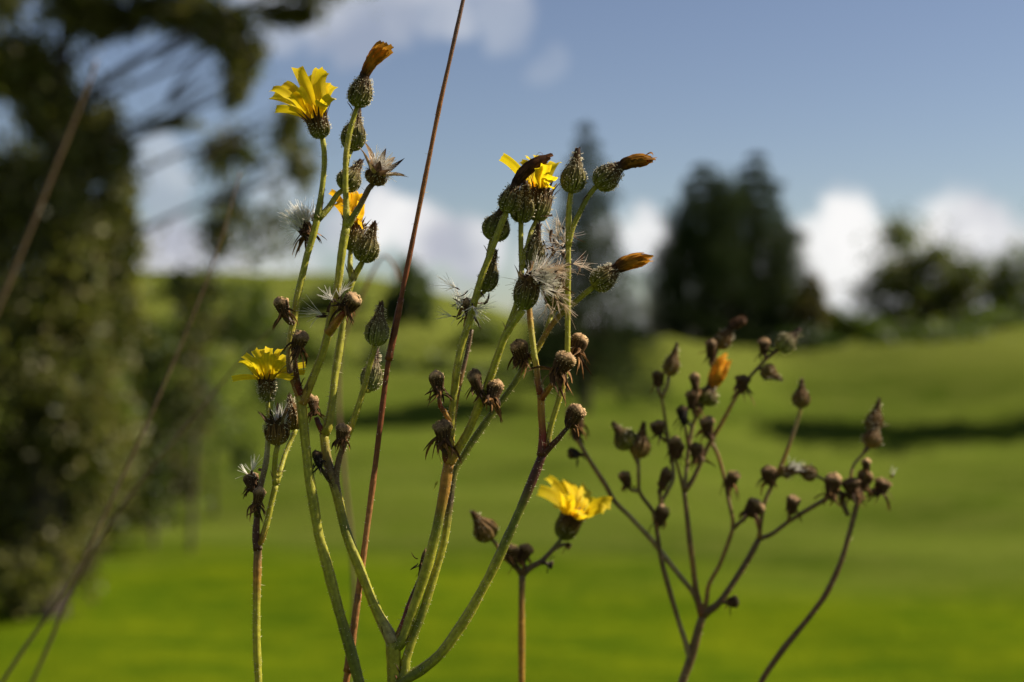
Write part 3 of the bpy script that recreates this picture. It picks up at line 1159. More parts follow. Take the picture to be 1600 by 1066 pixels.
        for _ in range(130):                      # scars of the fallen seeds
            z = rng.uniform(.7, .99)
            a = rng.uniform(0, 6.28)
            r = float(np.interp(z, zs, rs)) * Rr
            p = Vector((r * math.cos(a), r * math.sin(a), z * ln))
            nv = (p - Vector((0, 0, ln * .55))).normalized()
            spike(mb, p - nv * Rr * .03, nv, Rr * rng.uniform(.12, .24), Rr * .085, tuple(x * .75 for x in tan), 0, tuple(min(.8, x * 1.9) for x in tan))
        for _ in range(int(26 * min(1, self.hair))):
            z = rng.uniform(.15, .7)
            a = rng.uniform(0, 6.28)
            r = float(np.interp(z, zs, rs)) * Rr
            dv = Vector((math.cos(a), math.sin(a), rng.uniform(-.5, .5))).normalized()
            spike(mb, Vector((r * math.cos(a), r * math.sin(a), z * ln)), dv, rng.uniform(1.5, 3.2) * self.k, .4 * self.k, HAIRC, 1)
        head = mb.build('spent_head', [M_DRY, M_HAIR], self.root, M)
        dn = (M.to_3x3().inverted() @ Vector((0, 0, -1))).normalized()
        nb = int(nb * 1.9 + 2)
        for j in range(nb):
            a = 6.2832 * j / nb + rng.uniform(-.3, .3)
            rad = Vector((math.cos(a), math.sin(a), 0))
            l = Rr * rng.uniform(.9, 2.9) * curl
            p = rad * Rr * .6 + Vector((0, 0, ln * rng.uniform(.05, .5)))
            dv = (rad * rng.uniform(.4, 1.0) + Vector((0, 0, rng.uniform(-.5, .1)))).normalized()
            path = [p]
            ns = 9
            cu = rng.uniform(.12, .5) * down
            side = rad.cross(Vector((0, 0, 1)))
            ck = rng.uniform(-.32, .32)
            for i in range(ns):
                dv = (dv + dn * cu + side * ck).normalized()
                path.append(path[-1] + dv * l / ns)
            c0 = rng.choice([(.04, .021, .009), (.07, .035, .013), (.11, .052, .017), (.19, .09, .028)])
            if tone != 'b':
                c0 = (.018, .013, .012)
            bm = MB()
            wd = [Rr * .21 * (1 - (i / ns) ** 1.6) + Rr * .02 for i in range(ns + 1)]
            ribbon(bm, path, wd, side, [tuple(x * (1 + .8 * i / ns) for x in c0) for i in range(ns + 1)], 0, cup=rng.uniform(.3, .9), twist=rng.uniform(-2, 2), colmid=[tuple(x * .5 for x in c0)] * (ns + 1))
            bm.build('bract', M_DRY, head)
        return head

    def tufts(self, mb, rng, spots, length, nbr, spread, bent=.2, col=(.88, .84, .76), achene=True):
        """seeds with their parachute: spots = [(root, direction)] in head space"""
        for p, d in spots:
            d = d.normalized()
            if achene:
                u = d.orthogonal().normalized()
                la = length * .28
                path = [p, p + d * la * .5, p + d * la]
                tube(mb, path, [.5 * self.k, 1.5 * self.k, .6 * self.k], [(.05, .025, .018)] * 3, sides=5, mi=1)
                p = p + d * la
            for _ in range(int(nbr * 1.7)):
                dv = (d + Vector((rng.gauss(0, 1), rng.gauss(0, 1), rng.gauss(0, 1))) * spread).normalized()
                l = length * rng.uniform(.6, 1.0)
                bend = Vector((rng.gauss(0, 1), rng.gauss(0, 1), rng.gauss(0, 1))) * bent * l
                path = [p, p + dv * l * .5 + bend * .3, p + dv * l + bend]
                f = rng.uniform(.8, 1.05)
                tube(mb, path, [.42 * self.k, .38 * self.k, .2 * self.k], [tuple(x * f for x in col)] * 3, sides=3, mi=0, cap=False)

    def seedhead(self, key, tip, w, tilt=0.0, base=None, kind='cup', pdir=None, nt=14, plen=26, spread=.3, nbr=10, opened=.8, tone='dry', nb=12, blen=1.0, bw=.26, pal=1.0):
        """opened involucre with spreading bracts and white pappus"""
        rng = self.rng
        M, ln, b = self.frame(key, tip, tilt, base)
        Rr = w * .5 * self.k
        mb = MB()
        prof = [(0, .25), (.12, .6), (.3, .85), (.55, .95), (.8, .9), (1.0, .85)]
        self.involucre(mb, prof, Rr, ln, 'g' if tone == 'g' else 'b', nb=13, hairs=90 * min(1, self.hair), reach=.95)
        head = mb.build('seed_head', [M_GREEN, M_HAIR], self.root, M)
        for j in range(nb):
            a = 6.2832 * j / nb + rng.uniform(-.2, .2)
            rad = Vector((math.cos(a), math.sin(a), 0))
            p = rad * Rr * .8 + Vector((0, 0, ln * .8))
            dv = (Vector((0, 0, 1)) + rad * opened * rng.uniform(.4, 1.3)).normalized()
            path = [p]
            l = Rr * 1.5 * blen * rng.uniform(.8, 1.25)
            ns = 9
            cu = rng.uniform(-.05, .2)
            side = Vector((-math.sin(a), math.cos(a), 0))
            for i in range(ns):
                dv = (dv + rad * cu * opened).normalized()
                path.append(path[-1] + dv * l / ns)
            c0 = rng.choice([(.16, .10, .05), (.11, .06, .035), (.24, .17, .08), (.06, .035, .025)])
            c0 = tuple(min(.6, x * pal) for x in c0)
            bm = MB()
            ribbon(bm, path, [Rr * bw * (1 - (i / ns) ** 1.7) + Rr * .015 for i in range(ns + 1)], side,
                   [tuple(x * (1 - .5 * i / ns) for x in c0) for i in range(ns + 1)], 0, cup=.5, colmid=[tuple(x * .45 for x in c0)] * (ns + 1), twist=rng.uniform(-.6, .6))
            bm.build('bract', M_DRY, head)
        pm = MB()
        spots = []
        if pdir is None:
            ax = Vector((0, 0, 1))
        else:
            ax = (M.to_3x3().inverted() @ Vector(pdir)).normalized()
        for _ in range(nt):
            d = (ax + Vector((rng.gauss(0, 1), rng.gauss(0, 1), rng.gauss(0, 1))) * spread)
            p = Vector((rng.uniform(-.55, .55) * Rr, rng.uniform(-.55, .55) * Rr, ln * rng.uniform(.7, 1.0)))
            spots.append((p, d))
        self.tufts(pm, rng, spots, plen * self.k, nbr, .28)
        tag(pm.build('pappus', [M_HAIR, M_DRY], head, smooth=False), kind='stuff')
        return head

    def burst(self, key, at, pdir, nt, plen, spread, nbr=9, bits=6, scatter=8, name='seed_tuft', col=(.88, .84, .76)):
        """loose seeds with pappus caught at the end of a branch"""
        rng = self.rng
        M, ln, b = self.frame(key, (at[0], at[1] - 10), 0, at)
        pm = MB()
        Mi = M.to_3x3().inverted()
        spots = []
        for _ in range(nt):
            d = Mi @ (Vector(pdir) + Vector((rng.gauss(0, 1), rng.gauss(0, 1), rng.gauss(0, 1))) * spread)
            p = Vector((rng.gauss(0, 1), rng.gauss(0, 1), rng.gauss(0, 1))) * scatter * .5 * self.k
            spots.append((p, d))
        self.tufts(pm, rng, spots, plen * self.k, nbr, .3, col=col)
        o = pm.build(name, [M_HAIR, M_DRY], self.root, M, smooth=False)
        tag(o, kind='stuff')
        for _ in range(bits):
            bm = MB()
            d = (Vector((rng.gauss(0, 1), rng.gauss(0, .5), rng.gauss(0, 1) - .5))).normalized()
            p = Vector((rng.gauss(0, 1), rng.gauss(0, 1), rng.gauss(0, 1))) * scatter * .5 * self.k
            path = [p]
            l = plen * .75 * self.k
            t = Vector((rng.gauss(0, 1), rng.gauss(0, 1), rng.gauss(0, 1)))
            for i in range(7):
                d = (d + t * .2).normalized()
                path.append(path[-1] + d * l / 7)
            c0 = rng.choice([(.05, .03, .02), (.10, .055, .03), (.16, .085, .03)])
            ribbon(bm, path, [2.4 * self.k * (1 - (i / 7) ** 1.6) + .3 * self.k for i in range(8)], d.orthogonal(), [c0] * 8, 0, cup=.5, twist=rng.uniform(-2, 2))
            bm.build('bract', M_DRY, o)

    def leaflet(self, key, at, to, w, ch='d'):
        """small scale leaf at a fork"""
        (bx, by), d = self.end(key)
        _, pxs, ds = self.br[key]
        i = min(range(len(pxs)), key=lambda j: (pxs[j][0] - at[0]) ** 2 + (pxs[j][1] - at[1]) ** 2)
        a, b = P(at[0], at[1], ds[i] - .001), P(to[0], to[1], ds[i] - .003)
        off = self.root.location
        mb = MB()
        path = [a.lerp(b, t) + Vector((0, 0, 1)) * (b - a).length * .12 * math.sin(t * 3.1) - off for t in (0, .25, .5, .75, 1)]
        c = C[ch]
        ribbon(mb, path, [w * .5 * self.k * x for x in (.6, 1, .8, .5, .08)], Vector((0, .6, .8)), [c] * 5, 0, cup=.4)
        mb.build('scale_leaf', M_DRY, self.root)


# ================================================================== plant B: tall stem, top yellow flower
G_SHARP = 'hawkweed plants in focus'
B = Plant('hawkweed_plant', 'tall hawkweed with a ragged yellow flower high above dry heads, left of the brown stalk', 'wildflower', FOC, 101)
B.branch('s', None, [(566, 1085), (546, 1010), (530, 956), (510, 880), (498, 835), (489, 780), (482, 735), (476, 680), (472, 640), (469, 618)], 18, 15, 0, 'GGgggy', ground_base=True, name='stem')
B.branch('l', 's', [(470, 622), (461, 600), (454, 580), (452, 546), (456, 515), (460, 495), (465, 463), (474, 424), (480, 398), (487, 376), (496, 342)], 11, 11, 3, 'obygggg')
B.branch('lf', 'l', [(496, 342), (501, 310), (505, 280), (507, 245), (504, 216)], 10, 8, 1, 'Ggg')
B.flower('lf', (493, 182), 31, [(467, 106, 1), (486, 118, 1), (500, 109, 1), (509, 112, -1), (524, 134, 1), (520, 152, -1), (513, 128, 1), (424, 141, -1), (432, 171, -1), (445, 132, 1), (437, 135, 1), (464, 142, -1), (452, 150, -1), (428, 150, 1), (505, 160, -1)],
         84, tilt=-2, pw=17, seed=5)
B.branch('lb', 'l', [(496, 342), (512, 327), (527, 304), (536, 297)], 10, 9, 4, 'Ggg')
B.bud('lb', (565, 250), 40, tilt=2)
B.branch('lp', 'l', [(484, 384), (482, 376), (480, 370)], 6, 7, 3, 'bd')
B.spent('lp', (474, 352), 24, tilt=2, nb=8, curl=1.2)
B.burst('lp', (476, 358), (-.5, .1, .85), 14, 36, .3, nbr=18, bits=3, scatter=14)
B.branch('le', 'l', [(457, 510), (452, 502), (446, 496)], 9, 9, -3, 'bd')
B.spent('le', (437, 464), 23, tilt=-1, nb=6)
B.branch('lh', 's', [(469, 620), (466, 605), (463, 585), (461, 560), (463, 548)], 10, 7, -6, 'rmmb')
B.spent('lh', (472, 518), 31, tilt=-2, nb=9, curl=1.1, pale=.8)
B.branch('r', 's', [(472, 628), (480, 612), (494, 578), (503, 555), (511, 527), (517, 497), (528, 445), (532, 412), (536, 382), (541, 355)], 13, 13, -3, 'oygyygg')
B.leaflet('r', (480, 612), (481, 598), 5)
B.leaflet('s', (470, 605), (477, 590), 6, 'm')
B.branch('rl', 'r', [(541, 355), (541, 325), (540, 295), (540, 267), (541, 239), (546, 209), (554, 179), (558, 168)], 10, 8, 0, 'gygygg')
B.bud('rl', (570, 116), 39, tilt=-2, wilt=(606, 70), wiltcol=((.075, .032, .016), (.50, .22, .02)), hairs=230, wr=1.15, trumpet=1.0)
B.leaflet('rl', (552, 173), (542, 160), 4)
B.branch('rb', 'rl', [(541, 262), (543, 246), (548, 236)], 8, 8, 5, 'gg')
B.bud('rb', (561, 168), 40, tilt=1)
B.branch('rr', 'r', [(541, 352), (554, 336), (565, 317), (576, 295), (583, 287)], 10, 9, -2, 'gGbb')
B.seedhead('rr', (592, 266), 34, tilt=-2, nt=8, plen=27, spread=.35, nbr=9, opened=.85, blen=1.5, nb=11, bw=.42, pal=2.0)
B.branch('rs', 'r', [(514, 517), (524, 506), (534, 492), (540, 486)], 12, 11, -4, 'oor')
B.spent('rs', (557, 460), 30, tilt=-3, nb=10, curl=1.15, pale=1.2)
B.burst('rs', (531, 470), (.2, .3, .9), 5, 26, .8, nbr=6, bits=5, scatter=16)
B.burst('r', (511, 492), (-1, .0, .15), 2, 34, .2, nbr=5, bits=2, scatter=4)

# ================================================================== plant A: stout stem dividing low down
A = Plant('hawkweed_plant', 'stout hawkweed forking low into five long branches with clustered buds and fluffy seed', 'wildflower', FOC, 202)
A.branch('s', None, [(617, 1090), (616, 1061), (615, 1030), (614, 1003)], 25, 22, 0, 'Ggg', ground_base=True, name='stem', z0=2)
A.branch('a', 's', [(612, 1006), (601, 979), (586, 948), (568, 904), (552, 863), (538, 822), (527, 774), (514, 731), (508, 697), (506, 678)], 17, 15, 2, 'tgggGyby')
A.branch('ah', 'a', [(506, 680), (498, 664), (494, 652)], 8, 7, -1, 'rm')
A.spent('ah', (488, 620), 22, tilt=0, base=(492, 650), nb=8, pale=1.1)
A.branch('au', 'a', [(507, 678), (512, 668), (516, 650), (521, 613), (523, 591), (530, 546), (536, 506), (541, 470), (546, 452), (551, 436)], 13, 11, 7, 'ygggGg')
A.branch('aul', 'au', [(550, 440), (547, 422), (547, 405), (548, 391)], 9, 8, 3, 'ggg')
A.flower('aul', (556, 352), 35, [(516, 300, 1), (524, 318, -1), (532, 312, 1), (541, 303, 1), (552, 298, 1), (562, 303, 1), (566, 318, -1), (565, 352, -1), (560, 335, -1), (545, 322, -1)], 58, tilt=2, pw=14, seed=9, reach=1.25, colr=(.88, .50, .012))
A.branch('aur', 'au', [(550, 440), (558, 424), (566, 410)], 10, 9, -2, 'tgg')
A.bud('aur', (586, 348), 42, tilt=-2, hairs=230)
A.branch('ad', 'a', [(527, 776), (525, 752), (525, 743), (530, 717), (537, 697), (546, 674), (555, 650), (564, 622), (571, 598), (578, 569), (586, 541)], 11, 9, -2, 'bbbggygg')
A.bud('ad', (596, 472), 39, tilt=-1, tone='p')
A.branch('ad2', 'ad', [(569, 603), (573, 611), (577, 611)], 6, 7, 5, 'gg')
A.bud('ad2', (589, 545), 36, tilt=3, tone='p')
A.branch('ad3', 'ad', [(537, 700), (534, 698)], 7, 7, -4, 'bb')
A.spent('ad3', (538, 660), 23, tilt=-1, nb=9, base=(532, 694), curl=.9)
A.branch('ae', 'a', [(520, 762), (513, 749), (505, 737), (500, 731)], 6, 6, -3, 'dd')
A.spent('ae', (494, 706), 18, tilt=0, nb=6, tone='k', pale=.25)
# small red stalk
A.branch('b', 's', [(616, 1008), (622, 994), (631, 970), (637, 948), (647, 922), (654, 905)], 12, 4, 3, 'grmd')
A.spent('b', (664, 862), 10, tilt=1, nb=5, curl=1.5, pale=.6)
A.burst('b', (657, 880), (-.4, 0, .3), 0, 22, .3, bits=4, scatter=8)
# middle stem
A.branch('c', 's', [(620, 1012), (629, 999), (642, 963), (657, 917), (670, 876), (681, 833), (688, 800), (694, 768), (698, 742), (701, 724)], 17, 17, -3, 'GggggGoo')
A.leaflet('c', (684, 752), (677, 768), 4, 'g')
A.branch('ca', 'c', [(700, 728), (696, 716), (694, 700)], 9, 8, -3, 'rmd')
A.spent('ca', (690, 653), 33, tilt=-1, nb=10, curl=1.05, pale=.75)
A.branch('cc', 'c', [(701, 726), (704, 690), (707, 640), (711, 602), (714, 575), (722, 538), (733, 503), (742, 469), (752, 434), (764, 402), (776, 370), (787, 341), (791, 333)], 13, 10, 1, 'oyggggggg')
A.bud('cc', (806, 287), 36, tilt=0, wilt=(861, 243), wiltcol=((.05, .025, .016), (.13, .055, .022)), wr=.95)
A.branch('ccb', 'cc', [(763, 404), (765, 390), (768, 376)], 8, 8, 5, 'gg')
A.bud('ccb', (790, 316), 43, tilt=2, fat=1.05)
A.branch('ccc', 'cc', [(744, 466), (751, 460), (757, 456)], 7, 7, 5, 'gg')
A.bud('ccc', (775, 391), 33, tilt=1)
A.branch('cd', 'c', [(704, 690), (713, 627), (720, 594), (727, 564), (733, 537), (737, 515)], 8, 7, 5, 'ooobb')
A.spent('cd', (731, 466), 20, tilt=-2, nb=9, curl=1.35, pale=.8, base=(735, 500))
A.burst('cd', (733, 480), (.15, .1, .25), 15, 34, .95, nbr=7, bits=9, scatter=26)
A.branch('ce', 'cc', [(706, 664), (696, 646), (688, 634), (686, 618)], 8, 7, -4, 'oorb')
A.spent('ce', (681, 578), 26, tilt=-1, nb=10, curl=1.05, pale=1.25)
A.branch('cb', 'c', [(702, 724), (714, 704), (730, 677), (741, 652), (752, 625), (767, 588), (778, 555), (789, 526), (803, 503), (817, 484)], 14, 12, -7, 'oyyggggg')
A.seedhead('cb', (828, 432), 38, tilt=-1, nt=34, plen=36, spread=.55, nbr=9, opened=.5, pdir=(.75, .1, .25), tone='g', nb=11, blen=.8)
A.burst('cb', (858, 428), (.55, .2, -.15), 20, 36, .7, nbr=7, bits=22, scatter=36, col=(.72, .58, .42))
A.branch('cb2', 'cb', [(789, 527), (799, 497), (806, 478), (812, 450), (815, 424), (814, 382), (814, 349)], 9, 9, 12, 'ggggg')
A.bud('cb2', (821, 282), 40, tilt=-1)
A.branch('cb3', 'cb2', [(815, 415), (824, 385), (830, 362), (839, 345)], 8, 8, 6, 'ggg')
A.flower('cb3', (846, 300), 36, [(783, 246, -1), (797, 264, 1), (812, 252, 1), (822, 246, 1), (834, 243, 1), (846, 246, 1), (852, 258, -1), (866, 256, 1), (862, 275, -1), (858, 290, -1), (838, 262, -1)], 82, tilt=3, pw=15, seed=14, reach=1.35)
A.branch('cf', 'cb', [(752, 627), (750, 620)], 10, 10, -2, 'gy')
A.spent('cf', (738, 578), 26, tilt=-2, nb=6, pale=.55, base=(750, 618))
A.branch('ch', 'cb', [(756, 616), (766, 632), (768, 630)], 7, 7, -2, 'dd')
A.spent('ch', (776, 596), 26, tilt=1, nb=10, curl=1.0, pale=1.1, base=(766, 634))
# right-hand middle stem
A.branch('d', 's', [(622, 1064), (632, 1051), (634, 1033), (645, 999), (660, 958), (675, 912), (686, 876), (694, 848), (699, 815), (705, 767), (712, 733), (723, 715), (737, 692), (752, 670), (768, 648), (788, 621), (806, 596), (823, 568), (838, 547), (856, 517), (873, 495), (895, 475), (916, 457), (926, 449)], 15, 9, 8, 'GgGgggdGGGGgoGg')
A.bud('d', (966, 417), 40, tilt=1, wilt=(1017, 403), wiltcol=((.09, .04, .018), (.55, .24, .02)), wr=1.05, hairs=230)
A.branch('db', 'd', [(846, 522), (860, 497), (866, 486)], 8, 8, 5, 'gg')
A.bud('db', (880, 420), 40, tilt=2)
A.branch('dh', 'd', [(822, 570), (818, 563)], 6, 6, -3, 'bb')
A.spent('dh', (807, 532), 27, tilt=-2, nb=9, curl=1.0, pale=.9, base=(819, 566))
# right arching stem
A.branch('e', 's', [(620, 1066), (636, 1058), (653, 1050), (676, 1033), (694, 1015), (710, 993), (727, 968), (748, 932), (774, 882), (797, 832), (818, 784), (834, 745), (847, 712)], 18, 14, -4, 'GGggggGGmm', name='branch')
A.branch('ea', 'e', [(848, 709), (848, 681), (846, 648), (845, 616)], 13, 12, 0, 'mroo')
A.branch('eal', 'ea', [(845, 618), (841, 601), (839, 579), (834, 547), (830, 514), (827, 484), (825, 452), (827, 428)], 10, 9, 6, 'rogyogg')
A.bud('eal', (842, 350), 38, tilt=0, tone='g', base=(829, 424))
A.branch('ear', 'ea', [(846, 620), (856, 610), (866, 594), (868, 590)], 9, 8, -5, 'rom')
A.spent('ear', (890, 550), 32, tilt=-2, nb=9, curl=1.1, pale=1.2)
A.leaflet('ea', (844, 608), (856, 586), 7, 'b')
A.branch('em', 'e', [(850, 708), (856, 690), (861, 665), (872, 629), (880, 600), (886, 560), (887, 508), (887, 465), (888, 421), (888, 371), (889, 328), (892, 302)], 10, 9, 3, 'mggggggggg')
A.bud('em', (903, 232), 41, tilt=0, hairs=240)
A.branch('emr', 'em', [(889, 384), (893, 362), (899, 346), (908, 328), (919, 307), (931, 292)], 9, 8, -1, 'ggGg')
A.bud('emr', (972, 258), 42, tilt=-1, wilt=(1024, 250), wiltcol=((.07, .03, .016), (.34, .15, .02)), wr=.85, hairs=240)
A.leaflet('emr', (912, 312), (920, 305), 4)
A.branch('emh', 'em', [(886, 560), (893, 560), (897, 556)], 6, 6, 3, 'db')
A.spent('emh', (910, 520), 28, tilt=1, nb=10, curl=1.2, pale=1.15)
A.branch('emp', 'em', [(888, 410), (882, 400), (878, 394)], 6, 6, 4, 'db')
A.burst('emp', (874, 376), (-.35, .1, .45), 10, 34, .75, nbr=6, bits=14, scatter=26, col=(.78, .68, .54))
A.branch('er', 'e', [(848, 714), (856, 702), (870, 688), (888, 667)], 9, 7, -3, 'mmd')
A.spent('er', (907, 633), 31, tilt=-1, nb=4, curl=.7, pale=1.1)

# ================================================================== plant C: slim stem at the left
Cp = Plant('hawkweed_plant', 'slim hawkweed with a fully open yellow flower above a tattered seed head', 'wildflower', FOC + .003, 303)
Cp.branch('s', None, [(405, 1090), (404, 1066), (401, 999), (401, 948), (402, 897), (403, 853)], 12, 13, 0, 'ggggob', ground_base=True, name='stem')
Cp.branch('l', 's', [(402, 858), (400, 836), (402, 805), (404, 785), (407, 762), (415, 726), (418, 700), (419, 680), (420, 650), (418, 628)], 11, 7, 0, 'mmbbtgg')
Cp.flower('l', (416, 590), 24, [(363, 593, -1), (373, 566, -1), (382, 555, 1), (391, 562, -1), (399, 547, 1), (410, 546, 1), (423, 544, 1), (432, 556, -1), (440, 546, 1), (449, 556, 1), (462, 553, 1), (478, 571, 1), (477, 582, -1), (458, 592, -1), (444, 566, -1), (416, 552, -1), (404, 560, -1)], 64, tilt=-2, pw=11.5, seed=22, reach=1.5)
Cp.branch('lh', 'l', [(403, 800), (400, 796)], 8, 8, -3, 'dd')
Cp.spent('lh', (407, 764), 21, tilt=-1, nb=10, base=(399, 797), curl=1.1, pale=.9)
Cp.branch('lh2', 'l', [(409, 758), (402, 766), (396, 768)], 5, 5, 2, 'dd')
Cp.spent('lh2', (391, 738), 24, tilt=2, nb=8, curl=.8, pale=.6)
Cp.burst('lh2', (396, 745), (-.2, 0, .9), 4, 24, .35, nbr=7, bits=3, scatter=8)
Cp.branch('r', 's', [(403, 855), (409, 842), (417, 818), (425, 782), (431, 757)], 9, 10, 1, 'oggg')
Cp.branch('rl', 'r', [(431, 760), (429, 735), (431, 708), (434, 695)], 8, 9, -2, 'gygy')
Cp.seedhead('rl', (432, 655), 38, tilt=-1, nt=7, plen=22, spread=.7, nbr=6, opened=.55, blen=1.0, nb=12)
Cp.branch('rr', 'r', [(431, 758), (437, 739), (445, 712), (454, 690), (462, 671)], 8, 8, 9, 'gggg')
Cp.bud('rr', (452, 618), 36, tilt=4, tone='b')

# ================================================================== plant E: short plant behind with a yellow flower
E = Plant('hawkweed_plant', 'short hawkweed behind the arching branch with a drooping-petalled yellow flower', 'wildflower', .56, 404, hair=.25)
E.branch('s', None, [(815, 1090), (815, 1040), (815, 995), (815, 941), (816, 898)], 11, 11, 0, 'ooob', ground_base=True, name='stem')
E.branch('l', 's', [(816, 900), (808, 888), (800, 880), (788, 871), (775, 850), (768, 842)], 8, 6, -4, 'bob')
E.bud('l', (738, 800), 40, tilt=-4, tone='b')
E.branch('m', 's', [(817, 898), (820, 886), (817, 880)], 7, 6, 0, 'bd')
E.spent('m', (826, 850), 28, nb=5, pale=.8, base=(812, 880))
E.branch('m2', 'l', [(804, 886), (798, 880), (797, 876)], 6, 6, -4, 'bd')
E.spent('m2', (798, 850), 26, nb=4, pale=.7)
E.branch('r', 's', [(818, 896), (830, 886), (844, 879), (863, 860), (874, 846), (878, 840)], 9, 7, 3, 'bbbG')
E.flower('r', (897, 800), 36, [(842, 766, -1), (853, 748, 1), (862, 758, -1), (874, 752, 1), (888, 754, 1), (899, 760, 1), (868, 794, -1), (886, 782, -1), (918, 764, 1), (934, 788, 1), (954, 788, -1), (945, 798, -1), (912, 806, -1), (880, 776, -1)], 70, tilt=-6, pw=19, seed=33, cup=.0, reach=1.1)
E.branch('rr', 'r', [(844, 880), (852, 880), (857, 882)], 5, 5, -2, 'dd')
E.spent('rr', (864, 884), 15, nb=2, pale=.2, tone='k')
E.branch('r2', 'r', [(866, 858), (878, 852), (884, 850)], 5, 5, 2, 'bb')
E.spent('r2', (892, 856), 13, nb=3, pale=1.2)

# ================================================================== plant F: dry branching plant behind, right
F = Plant('hawkweed_plant', 'dry brown many-branched hawkweed with one orange flower closing among its buds', 'wildflower', .585, 505, hair=.22, dull=.45)
F.branch('s', None, [(1058, 1090), (1067, 1063), (1081, 1024), (1090, 988), (1098, 962)], 16, 14, 0, 'bbdb', ground_base=True, name='stem')
F.branch('f1', 's', [(1077, 1030), (1074, 1013), (1060, 970), (1045, 919), (1033, 874), (1028, 840), (1025, 818)], 9, 8, -3, 'ttbbdd')
F.spent('f1', (1038, 790), 24, nb=5, base=(1027, 822))
F.branch('f1l', 'f1', [(1025, 818), (1021, 800), (1009, 784), (999, 768), (998, 742), (997, 716)], 7, 6, -3, 'ddbt')
F.bud('f1l', (1006, 660), 34, tone='b')
F.branch('f1l2', 'f1l', [(998, 722), (990, 710), (986, 700)], 6, 6, 1, 'bG')
F.bud('f1l2', (957, 660), 34, tilt=-2, fat=1.1)
F.branch('f1h', 'f1l', [(998, 770), (988, 766), (982, 762)], 5, 5, 1, 'tb')
F.spent('f1h', (974, 738), 23, nb=3, pale=.8)
F.branch('f1r', 'f1', [(1025, 816), (1033, 787), (1046, 762), (1052, 748), (1051, 727), (1044, 691), (1040, 660), (1037, 641), (1034, 622)], 7, 6, 4, 'dbttttyy')
F.branch('f1ra', 'f1r', [(1034, 622), (1029, 610), (1028, 604)], 5, 5, 1, 'bb')
F.spent('f1ra', (1029, 578), 20, nb=2, pale=.4)
F.branch('f1rb', 'f1r', [(1035, 624), (1043, 604), (1045, 588)], 6, 6, -1, 'tt')
F.bud('f1rb', (1058, 537), 26, tone='b')
F.branch('f1rc', 'f1r', [(1043, 690), (1034, 684), (1030, 680)], 5, 5, -2, 'bd')
F.spent('f1rc', (1026, 656), 22, nb=3, pale=.8)
F.branch('f1rd', 'f1r', [(1047, 710), (1052, 716), (1054, 714)], 5, 5, -3, 'bd')
F.spent('f1rd', (1056, 684), 23, nb=4, pale=1.1)
F.branch('f1re', 'f1r', [(1034, 786), (1031, 774), (1033, 766)], 6, 6, -3, 'tb')
F.spent('f1re', (1044, 732), 21, nb=4, pale=.4)
# long left branch
F.branch('f2', 's', [(1096, 948), (1084, 928), (1063, 901), (1039, 871), (1018, 844), (994, 818), (982, 805), (960, 783), (946, 758), (924, 724), (908, 697), (901, 684)], 9, 7, -6, 'dbttttdbbb')
F.spent('f2', (897, 632), 26, nb=5, pale=.8)
F.branch('f2b', 'f2', [(916, 712), (909, 712), (906, 711)], 4, 5, -1, 'od')
F.spent('f2b', (886, 706), 18, nb=2, pale=.2, tone='k')
# centre
F.branch('f3', 's', [(1098, 964), (1093, 948), (1087, 919), (1083, 885), (1078, 848), (1074, 810), (1069, 768)], 11, 8, 0, 'rmobbb')
F.branch('f3a', 'f3', [(1070, 770), (1060, 733), (1056, 718)], 6, 5, -2, 'bb')
F.spent('f3a', (1058, 690), 22, nb=3, pale=.9)
F.branch('f3m', 'f3', [(1070, 769), (1072, 739), (1076, 700), (1084, 660), (1096, 640), (1099, 632)], 7, 7, 2, 'btttgg')
F.bud('f3m', (1112, 604), 37, tone='g', wilt=(1135, 555), wiltcol=((.5, .22, .02), (.85, .46, .03)), wr=1.1, tilt=1)
F.branch('f3n', 'f3m', [(1088, 655), (1098, 622), (1110, 590), (1116, 560), (1122, 545)], 5, 5, 6, 'bddd')
F.bud('f3n', (1142, 512), 28, tone='b', wilt=(1167, 498), wiltcol=((.07, .04, .025), (.16, .08, .04)))
F.branch('f3n2', 'f3n', [(1112, 575), (1108, 566), (1110, 560)], 4, 4, -2, 'dd')
F.spent('f3n2', (1112, 530), 20, nb=3, pale=.5)
F.branch('f3o', 'f3m', [(1085, 655), (1084, 645), (1083, 640)], 5, 5, -3, 'tb')
F.spent('f3o', (1081, 608), 24, nb=4, pale=.9)
F.branch('f3o2', 'f3m', [(1092, 645), (1090, 625), (1088, 612)], 4, 4, -5, 'dd')
F.spent('f3o2', (1084, 584), 20, nb=3, pale=.8)
F.branch('f3p', 'f3m', [(1076, 698), (1072, 676), (1070, 664)], 5, 5, -4, 'dd')
F.spent('f3p', (1064, 634), 18, nb=4, pale=.25, tone='k')
F.branch('f3r', 'f3', [(1069, 770), (1081, 752), (1096, 721), (1108, 694), (1126, 664), (1144, 631), (1158, 607), (1169, 592), (1187, 572), (1196, 562), (1210, 552), (1216, 548)], 8, 5, -2, 'bbboobbb')
F.bud('f3r', (1251, 514), 32, tone='p')
F.branch('f3ra', 'f3r', [(1194, 563), (1194, 555)], 4, 4, -2, 'bb')
F.spent('f3ra', (1193, 530), 20, nb=2, pale=.7)
F.branch('f3rb', 'f3r', [(1184, 576), (1188, 576), (1190, 575)], 4, 4, -3, 'dd')
F.bud('f3rb', (1222, 594), 27, tone='b')
F.branch('f3rc', 'f3r', [(1156, 611), (1158, 612)], 6, 6, -3, 'dd')
F.spent('f3rc', (1162, 586), 25, nb=6, pale=.35)
F.branch('f3rd', 'f3r', [(1112, 690), (1106, 684), (1106, 682)], 5, 5, -3, 'bd')
F.spent('f3rd', (1104, 650), 25, nb=4, pale=.9)
F.branch('f3re', 'f3r', [(1100, 712), (1092, 722), (1090, 724)], 5, 5, -3, 'bd')
